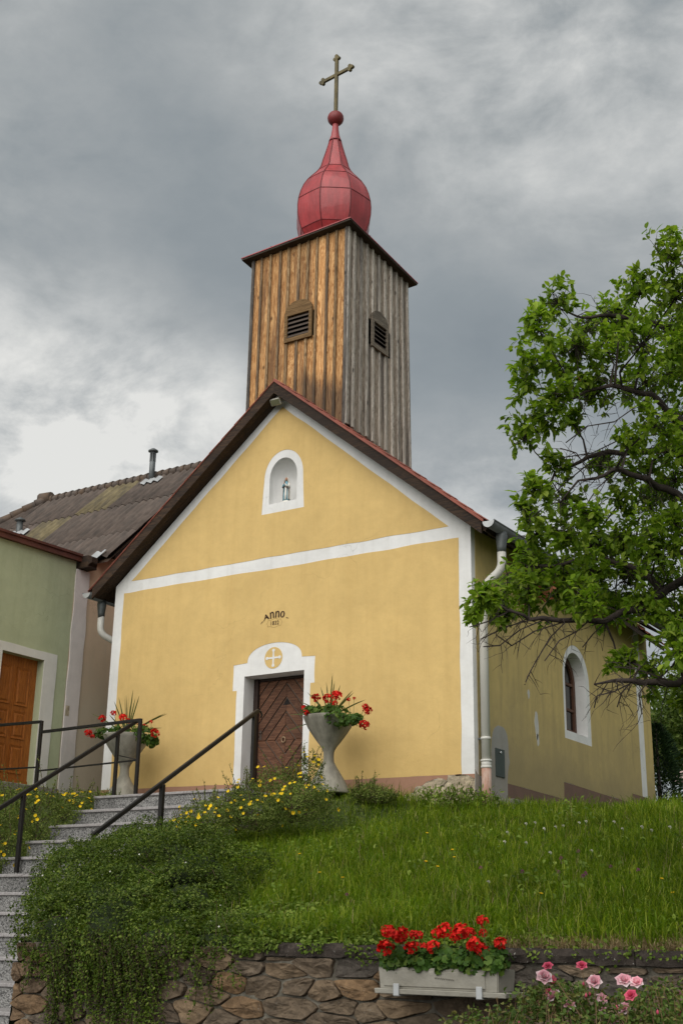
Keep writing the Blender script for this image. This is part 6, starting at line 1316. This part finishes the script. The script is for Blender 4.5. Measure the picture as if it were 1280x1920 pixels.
# broad-leaved ground cover: left part of the bank and along the coping
def cover(n, x0, x1, y0, y1, L, hmax, dens):
    X, Y = lawn_pts(n, x0, x1, y0, y1, False); k = np.array([dens(a, b) > rng.uniform() for a, b in zip(X, Y)]); X, Y = X[k], Y[k]; n = len(X)
    P = np.stack([X, Y, gz(X, Y) + rng.uniform(0.01, hmax, n)], 1); N = unit(np.array([[0.1, -0.45, 0.8]]) + 0.4 * rng.normal(size=(n, 3))); D = unit(np.cross(N, rand_dirs(n)))
    return leaves_np(P, D, N, rng.uniform(0.6, 1.2, n) * L, rng.uniform(0.6, 1.0, n) * L * 0.75)
c1 = cover(9000, 3.6, 6.2, -6.72, -5.2, 0.042, 0.11, lambda a, b: max(0.0, 1.15 - (a - 3.6) * 0.30 - (b + 6.72) * 0.55))
c2 = cover(9000, 0.8, 4.2, -4.6, -0.9, 0.034, 0.10, lambda a, b: 0.75 * max(0, 1 - (a - 0.8) / 3.4) + 0.3 * max(0.0, mnoise.noise((a, b, 5))))
c3 = cover(3500, 5.0, 7.3, -6.72, -6.40, 0.034, 0.07, lambda a, b: 0.85)
c4 = cover(8000, 3.0, 9.5, -6.6, -0.3, 0.052, 0.20, lambda a, b: max(0.0, 1.6 * mnoise.noise((a * 1.3, b * 1.3, 8)) - 0.15))
n = 2600; xo = np.where(rng.uniform(size=n) < 0.6, 4.2 + np.abs(rng.normal(size=n)) * 0.8, rng.uniform(4.2, 9.5, n)); pk = np.array([mnoise.noise((a * 3.0, 2, 0)) for a in xo]); ok = (pk > -0.05) & (xo < 9.6); xo, pk = xo[ok], pk[ok]; n = len(xo)
P = np.stack([xo, WY - rng.uniform(0.0, 0.075, n), -1.99 - rng.uniform(-0.03, 0.10, n) * (0.6 + 2 * np.maximum(pk, 0))], 1)            # runners hanging over the coping
c5 = leaves_np(P, rng.normal(size=(n, 3)) * 0.7 + np.array([0, -0.6, -0.2]), unit(rng.normal(size=(n, 3)) * 0.4 + np.array([0.1, -0.6, 0.8])), rng.uniform(0.018, 0.036, n), rng.uniform(0.012, 0.024, n))
V, F = cat([c1, c2, c3, c4, c5]); tag(link('ground_cover', np_mesh('ground_cover', V, F), M['cover']), kind='stuff')
def meadow(kind, label, group, pts, h, mat, r, dome):
    src = None
    for (x, y, z) in pts:
        zb = gzz(x, y); hh = h * random.uniform(0.8, 1.15)
        if src is None:
            t = thing(kind, label, 'flower', (0, 0, 0), group); mb = MB(); mb.tube([(0, 0, 0), (0.01, 0, h * 0.6), (0.0, 0, h)], 0.0018, 4); s = mb.build('stem', M['stem'], t)
            if dome: P = rand_dirs(40, 0.3) * np.array([r, r, r * 0.85]) * 0.45 + np.array([0, 0, h]); V, F = leaves_np(P, unit(P - np.array([0, 0, h * 0.97])), rand_dirs(40), np.full(40, r * 0.7), np.full(40, r * 0.3))
            else: V, F = cat([small_flowers(np.array([[0, 0, h + 0.002 * k]]), np.array([[0.15, -0.35, 0.9]]), r * (1 - 0.2 * k), 9) for k in range(3)])
            f = link('blossom', np_mesh('blossom', V, F), mat, t); src = (t, s, f)
        else:
            t = src[0].copy(); COL.objects.link(t)
            for q in src[1:]: c = q.copy(); COL.objects.link(c); c.parent = t
        t.location = (x, y, zb); t.rotation_euler = (0, 0, random.uniform(-0.6, 0.6)); t.scale = (1, 1, hh / h)
meadow('yellow_flower', 'small yellow flower standing in the long grass of the lawn', 'yellow flowers in the grass', DAND, 0.19, M['yellow_petal'], 0.017, False)
meadow('white_clover', 'white clover head in the lawn below the chapel side wall', 'white clover in the lawn', CLOV, 0.16, M['white_petal'], 0.016, True)
meadow('red_clover', 'pinkish purple clover head in the middle of the lawn', 'red clover in the lawn', RED, 0.18, M['purple_petal'], 0.017, True)
t = thing('dry_stalk', 'tall dry pale stalk standing at the right end of the lawn', 'plant', (7.95, -6.45, -1.98)); mb = MB(); mb.tube([(7.95, -6.45, -2.0), (7.97, -6.45, -1.7), (7.955, -6.46, -1.36)], [0.006, 0.005, 0.004], 6)
mb.build('stem', M['straw'], t); V, F = leaves_np(np.array([[7.956, -6.46, -1.42 + 0.005 * i] for i in range(16)]), rand_dirs(16, 0.6), rand_dirs(16), np.full(16, 0.03), np.full(16, 0.012)); link('seed_head', np_mesh('seed_head', V, F), M['straw'], t)

# ------------------------------------------------------------------ roses before the wall
RB = thing('rose_bush', 'pink rose bush in flower before the stone wall right of the planter', 'bush', (7.8, -7.5, -3.5))
rb = [((7.55, -7.72, -2.48), (0.42, 0.30, 0.30)), ((7.95, -7.50, -2.50), (0.45, 0.30, 0.30)), ((8.30, -7.25, -2.42), (0.40, 0.30, 0.30)), ((7.15, -7.75, -2.56), (0.36, 0.26, 0.24)), ((8.05, -7.25, -2.30), (0.36, 0.22, 0.16)), ((7.55, -7.6, -2.26), (0.26, 0.2, 0.10)), ((7.7, -7.5, -2.95), (0.8, 0.4, 0.5)), ((8.3, -7.12, -2.20), (0.16, 0.16, 0.14))]
V, F = blob_leaves(rb, 15000, 0.032, 0.019, 0.3, 0.3); link('foliage', np_mesh('foliage', V, F), M['rose_leaf'], RB)
A, B = [], []
for i in range(300):
    c, r = rb[rng.integers(len(rb))]; d = rand_dirs(1, 0.6)[0]; q = np.array(c) + d * np.array(r) * rng.uniform(0.7, 1.15); A.append(q + np.array([rng.normal() * 0.06, rng.normal() * 0.05, -rng.uniform(0.12, 0.34)])); B.append(q)
for p in ROSES: A.append((p[0] + rng.normal() * 0.05, p[1] + rng.normal() * 0.04, p[2] - 0.25)); B.append((p[0], p[1], p[2] - 0.01))
V, F = twigs_np(A, B, 0.0030, 0.0018); link('stems', np_mesh('stems', V, F), M['rose_stem'], RB)
for i, p in enumerate(ROSES):
    parts = []; r = p[3] * 1.12; ax_ = unit(np.array([[rng.normal() * 0.35 + 0.25, -0.75 + rng.normal() * 0.25, 0.75]]))[0]
    for lay, (np_, el, rr) in enumerate(((6, 0.25, 1.0), (6, 0.65, 0.92), (5, 1.0, 0.75), (4, 1.3, 0.55))):
        a = 2 * math.pi * (np.arange(np_) + 0.5 * lay) / np_ + rng.uniform(0, 1); T = unit(np.cross(ax_[None], np.array([[0.3, 0.2, 0.9]]))); Bn = np.cross(ax_[None], T)
        Rd = T * np.cos(a)[:, None] + Bn * np.sin(a)[:, None]; D = unit(Rd * math.cos(el) + ax_ * math.sin(el)); Nn = unit(ax_ * math.cos(el) - Rd * math.sin(el)); P0 = np.array(p[:3]) + Rd * r * 0.06
        parts.append(leaves_np(np.repeat(P0, 1, 0), D, Nn, np.full(np_, r * rr * rng.uniform(0.85, 1.1)), np.full(np_, r * rr * 1.0), 0.16, 0.12 if lay < 2 else -0.05))
    V, F = cat(parts); o = link('blossom', np_mesh('blossom', V, F), M['deep_pink'] if (r < 0.036 and i % 2) or i in (0, 8, 17) else M['pink_petal'], RB)
mb = MB()
for i in range(14):
    c, r = rb[rng.integers(6)]; d = rand_dirs(1, 0.7)[0]; q = np.array(c) + d * np.array(r) * 1.08; mb.lathe([(-0.012, 0.002), (-0.004, 0.0075), (0.004, 0.007), (0.014, 0.001)], q, 7)
mb.build('buds', M['deep_pink'], RB)['kind'] = 'stuff'

# ------------------------------------------------------------------ fruit tree on the right
TR = thing('fruit_tree', 'fruit tree with spreading crown and bare lower twigs right of the chapel', 'tree', (8.35, -5.0, -1.6))
mb = MB(); mb.tube(bend([(8.36, -4.98, gzz(8.36, -4.98) - 0.1), (8.30, -5.05, -0.9), (8.22, -5.25, -0.2), (8.25, -5.35, 0.5), (8.22, -5.4, 1.1), (8.28, -5.4, 1.7)], 5), [0.15, 0.13] + [0.12 - 0.0026 * i for i in range(24)] + [0.05], 12)
mb.build('trunk', M['bark'], TR)
mb = MB(); LPTS = []
for l in LIMBS:
    a = Vector(l[0]); st = min(((8.22, -5.25, -0.2), (8.25, -5.35, 0.5), (8.22, -5.4, 1.1), (8.28, -5.4, 1.65)), key=lambda q: (Vector(q) - a).length)
    pts = ([st] if l is not LIMBS[-1] else []) + list(l); P = [Vector(p) for p in bend(pts, 4)]
    P = [p + Vector((mnoise.noise(p * 6), mnoise.noise(p * 6 + Vector((9, 0, 0))), mnoise.noise(p * 6 + Vector((0, 9, 0))))) * 0.06 for p in P]
    m = len(P); r0 = 0.034 if l is not LIMBS[-1] else 0.02; R = [r0 * (1 - i / (m - 1)) ** 0.8 + 0.006 for i in range(m)]; mb.tube(P, R, 7)
    LPTS += [(p, R[i]) for i, p in enumerate(P)]
mb.build('limbs', M['bark'], TR)
LA = np.array([p for p, r in LPTS]); A, B, RA_, RB_ = [], [], [], []; LP, LD, LN = [], [], []
def twig(p, d, L, r, depth, leafy):
    """crooked twig with side shoots; leaves towards the end"""
    n = max(2, int(L / 0.07)); q = np.array(p, float)
    for i in range(n):
        d = unit((d + rng.normal(size=3) * 0.24 + np.array([0, 0, 0.05 if leafy else -0.10]))[None])[0]; q2 = q + d * L / n
        A.append(q); B.append(q2); RA_.append(r * (1 - 0.7 * i / n)); RB_.append(r * (1 - 0.7 * (i + 1) / n))
        if depth > 0 and rng.uniform() < 0.75:
            sd = unit((d * 0.6 + rng.normal(size=3) * 0.75)[None])[0]; twig(q2, sd, L * rng.uniform(0.35, 0.6), r * 0.6, depth - 1, leafy)
        if leafy and (depth == 0 or i > n * 0.4):
            for _ in range(2 if depth else 3):
                LP.append(q2 + rng.normal(size=3) * 0.012); LD.append(d * 0.5 + rng.normal(size=3) * 0.75 + np.array([0, 0, -0.12])); LN.append(rng.normal(size=3) * 0.45 + np.array([0.1, -0.25, 0.9]))
        q = q2
for (x, y, z, r) in CLUMPS:
    c = np.array([x, y, z]); d2 = np.linalg.norm(LA - c, axis=1); j = int(np.argmin(d2)); s = LA[j]; v = c - s; L = np.linalg.norm(v)
    if L > 0.03:
        mid = s + v * 0.5 + rng.normal(size=3) * 0.03; A += [s, mid]; B += [mid, c]; rr = min(0.011, LPTS[j][1] * 0.7); RA_ += [rr, rr * 0.75]; RB_ += [rr * 0.75, rr * 0.5]
    ns = int((11 + 470 * r * r) * (1.2 if -0.1 < z < 1.15 else 1.0))
    for k in range(ns):
        d = rand_dirs(1, 0.15)[0]; d = unit((d + v / max(L, 0.05) * 0.35)[None])[0]; o = c + rng.normal(size=3) * r * 0.30
        A.append(c); B.append(o); RA_.append(0.004); RB_.append(0.003)
        twig(o, d, r * rng.uniform(0.5, 0.95), 0.0032, 1, True)
for l in DEAD:
    for a, b in zip(l[:-1], l[1:]):
        A.append(np.array(a)); B.append(np.array(b)); RA_.append(0.006); RB_.append(0.0048)
        for _ in range(2):
            v = np.array(b) - np.array(a); twig(np.array(a) + v * rng.uniform(), unit((v / np.linalg.norm(v) + rng.normal(size=3) * 0.55 + np.array([0, 0, -0.25]))[None])[0], rng.uniform(0.08, 0.22), 0.0035, 1, False)
for j in range(0, len(LPTS), 1):                                    # bare inner spurs
    p, r = LPTS[j]
    for _ in range(2): twig(np.array(p), rand_dirs(1, -0.25)[0], rng.uniform(0.10, 0.32), 0.0042, 1, False)
V, F = twigs_np(np.array(A), np.array(B), np.array(RA_), np.array(RB_)); link('twigs', np_mesh('twigs', V, F), M['bark'], TR)
LP, LD, LN = np.array(LP), np.array(LD), unit(np.array(LN)); k = len(LP)
near = np.argsort(np.linalg.norm(LP - np.array(CAM), axis=1)); sel = rng.permutation(near[:2600])[:260]; rest = np.setdiff1d(np.arange(k), sel)
Lf, Wf = rng.uniform(0.042, 0.080, k), rng.uniform(0.024, 0.042, k)
V, F = leaves_np(LP[rest], LD[rest], LN[rest], Lf[rest], Wf[rest], 0.16, 0.18); o = link('foliage', np_mesh('foliage', V, F), M['tree_leaf'], TR); o['kind'] = 'stuff'
for j in sel:
    V, F = leaves_np(LP[j:j + 1], LD[j:j + 1], LN[j:j + 1], Lf[j] * 1.08, Wf[j] * 1.08, 0.16, 0.18); link('leaf', np_mesh('leaf', V, F), M['tree_leaf'], TR)
for c in ((7.42, -6.68, 1.86), (7.05, -6.45, 0.42), (6.88, -6.4, 0.45)):
    n = 12; V, F = leaves_np(np.array(c) + rng.normal(size=(n, 3)) * 0.04, rng.normal(size=(n, 3)) + np.array([0, 0, -0.8]), rand_dirs(n), rng.uniform(0.04, 0.06, n), rng.uniform(0.018, 0.03, n)); link('withered_leaves', np_mesh('withered_leaves', V, F), M['brown_leaf'], TR)

# ------------------------------------------------------------------ garden behind the chapel
def bg_tree(label, base, h, blobs, n, L, mat, name='background_tree', group='trees behind the chapel'):
    t = thing(name, label, 'tree', base, group); mb = MB(); mb.tube([base, (base[0] + 0.1, base[1], base[2] + h * 0.4), (base[0], base[1], base[2] + h * 0.8)], [0.13, 0.09, 0.03], 8)
    for c, r in blobs: mb.tube([(base[0], base[1], base[2] + h * 0.3), c], [0.05, 0.015], 6)
    mb.build('trunk', M['bark'], t); V, F = blob_leaves(blobs, n, L, L * 0.6, 0.3, 0.25); link('crown', np_mesh('crown', V, F), mat, t); return t
bg_tree('leafy green tree standing just behind the far corner of the chapel', (2.6, 12.8, gzz(2.6, 12.8)), 3.6, [((2.3, 12.6, 2.7), (1.3, 1.2, 0.9)), ((1.5, 12.8, 2.2), (1.0, 0.9, 0.8)), ((3.2, 12.2, 2.2), (1.1, 1.0, 0.9)), ((2.6, 12.4, 3.3), (1.0, 1.0, 0.6))], 9000, 0.11, M['far_leaf'])
bg_tree('taller leafy tree farther back behind the leafy tree at the chapel corner', (1.0, 19.0, gzz(1.0, 19.0)), 5.2, [((0.6, 18.8, 3.6), (2.0, 1.6, 1.4)), ((2.2, 18.5, 3.3), (1.8, 1.5, 1.4)), ((-0.8, 19.5, 3.2), (1.5, 1.5, 1.2))], 8000, 0.15, M['far_leaf'])
bg_tree('broad leafy tree at the right edge behind the fruit tree crown', (5.2, 13.5, gzz(5.2, 13.5)), 3.8, [((5.0, 13.2, 2.4), (1.6, 1.4, 1.1)), ((6.5, 13.0, 2.3), (1.5, 1.3, 1.1)), ((4.2, 13.0, 1.9), (0.9, 0.9, 0.8))], 8000, 0.11, M['far_leaf'])
t = thing('conifer', 'dark narrow conifer bush beside the far corner of the chapel', 'tree', (2.62, 8.75, gzz(2.62, 8.75))); parts = []
mb = MB(); mb.tube([(2.62, 8.75, 0.0), (2.62, 8.75, 1.9)], [0.06, 0.015], 6); mb.build('trunk', M['bark'], t)
n = 5200; u = rng.uniform(0, 1, n); a = rng.uniform(0, 2 * math.pi, n); rr = 0.42 * (1 - u ** 2.2) ** 0.6 * rng.uniform(0.5, 1.1, n) * (1 + 0.2 * np.sin(5 * a + 9 * u))
P = np.stack([2.62 + rr * np.cos(a), 8.75 + rr * np.sin(a), 0.2 + 1.75 * u], 1); D = np.stack([np.cos(a), np.sin(a), rng.uniform(0.1, 0.9, n)], 1)
V, F = leaves_np(P, D, rand_dirs(n), rng.uniform(0.06, 0.11, n), rng.uniform(0.016, 0.03, n)); link('crown', np_mesh('crown', V, F), M['conifer'], t)
shrub('garden_bush', 'dark leafy bush under the trees behind the chapel', 'bush', (3.6, 10.6, 0.4), [((3.7, 10.8, 0.75), (0.6, 0.5, 0.4)), ((4.6, 10.6, 0.7), (0.7, 0.5, 0.4))], 1800, 0.08, 0.045, M['far_leaf'])
t = thing('garden_shed', 'distant low building with a pale tiled roof glimpsed between the tree trunks', 'shed', (2.2, 16.2, 0.6))
mb = MB(); mb.box((0.8, 16.0, 0.3), (4.2, 18.4, 1.75)); mb.build('wall', M['far_wall'], t)
mb = MB(); mb.hexa([(0.6, 15.7, 1.62), (4.4, 15.7, 1.62), (4.4, 17.2, 2.55), (0.6, 17.2, 2.55)], [(0.6, 15.7, 1.70), (4.4, 15.7, 1.70), (4.4, 17.2, 2.63), (0.6, 17.2, 2.63)]); mb.hexa([(0.6, 17.2, 2.55), (4.4, 17.2, 2.55), (4.4, 18.7, 1.62), (0.6, 18.7, 1.62)], [(0.6, 17.2, 2.63), (4.4, 17.2, 2.63), (4.4, 18.7, 1.70), (0.6, 18.7, 1.70)]); mb.build('roof', M['far_roof'], t)
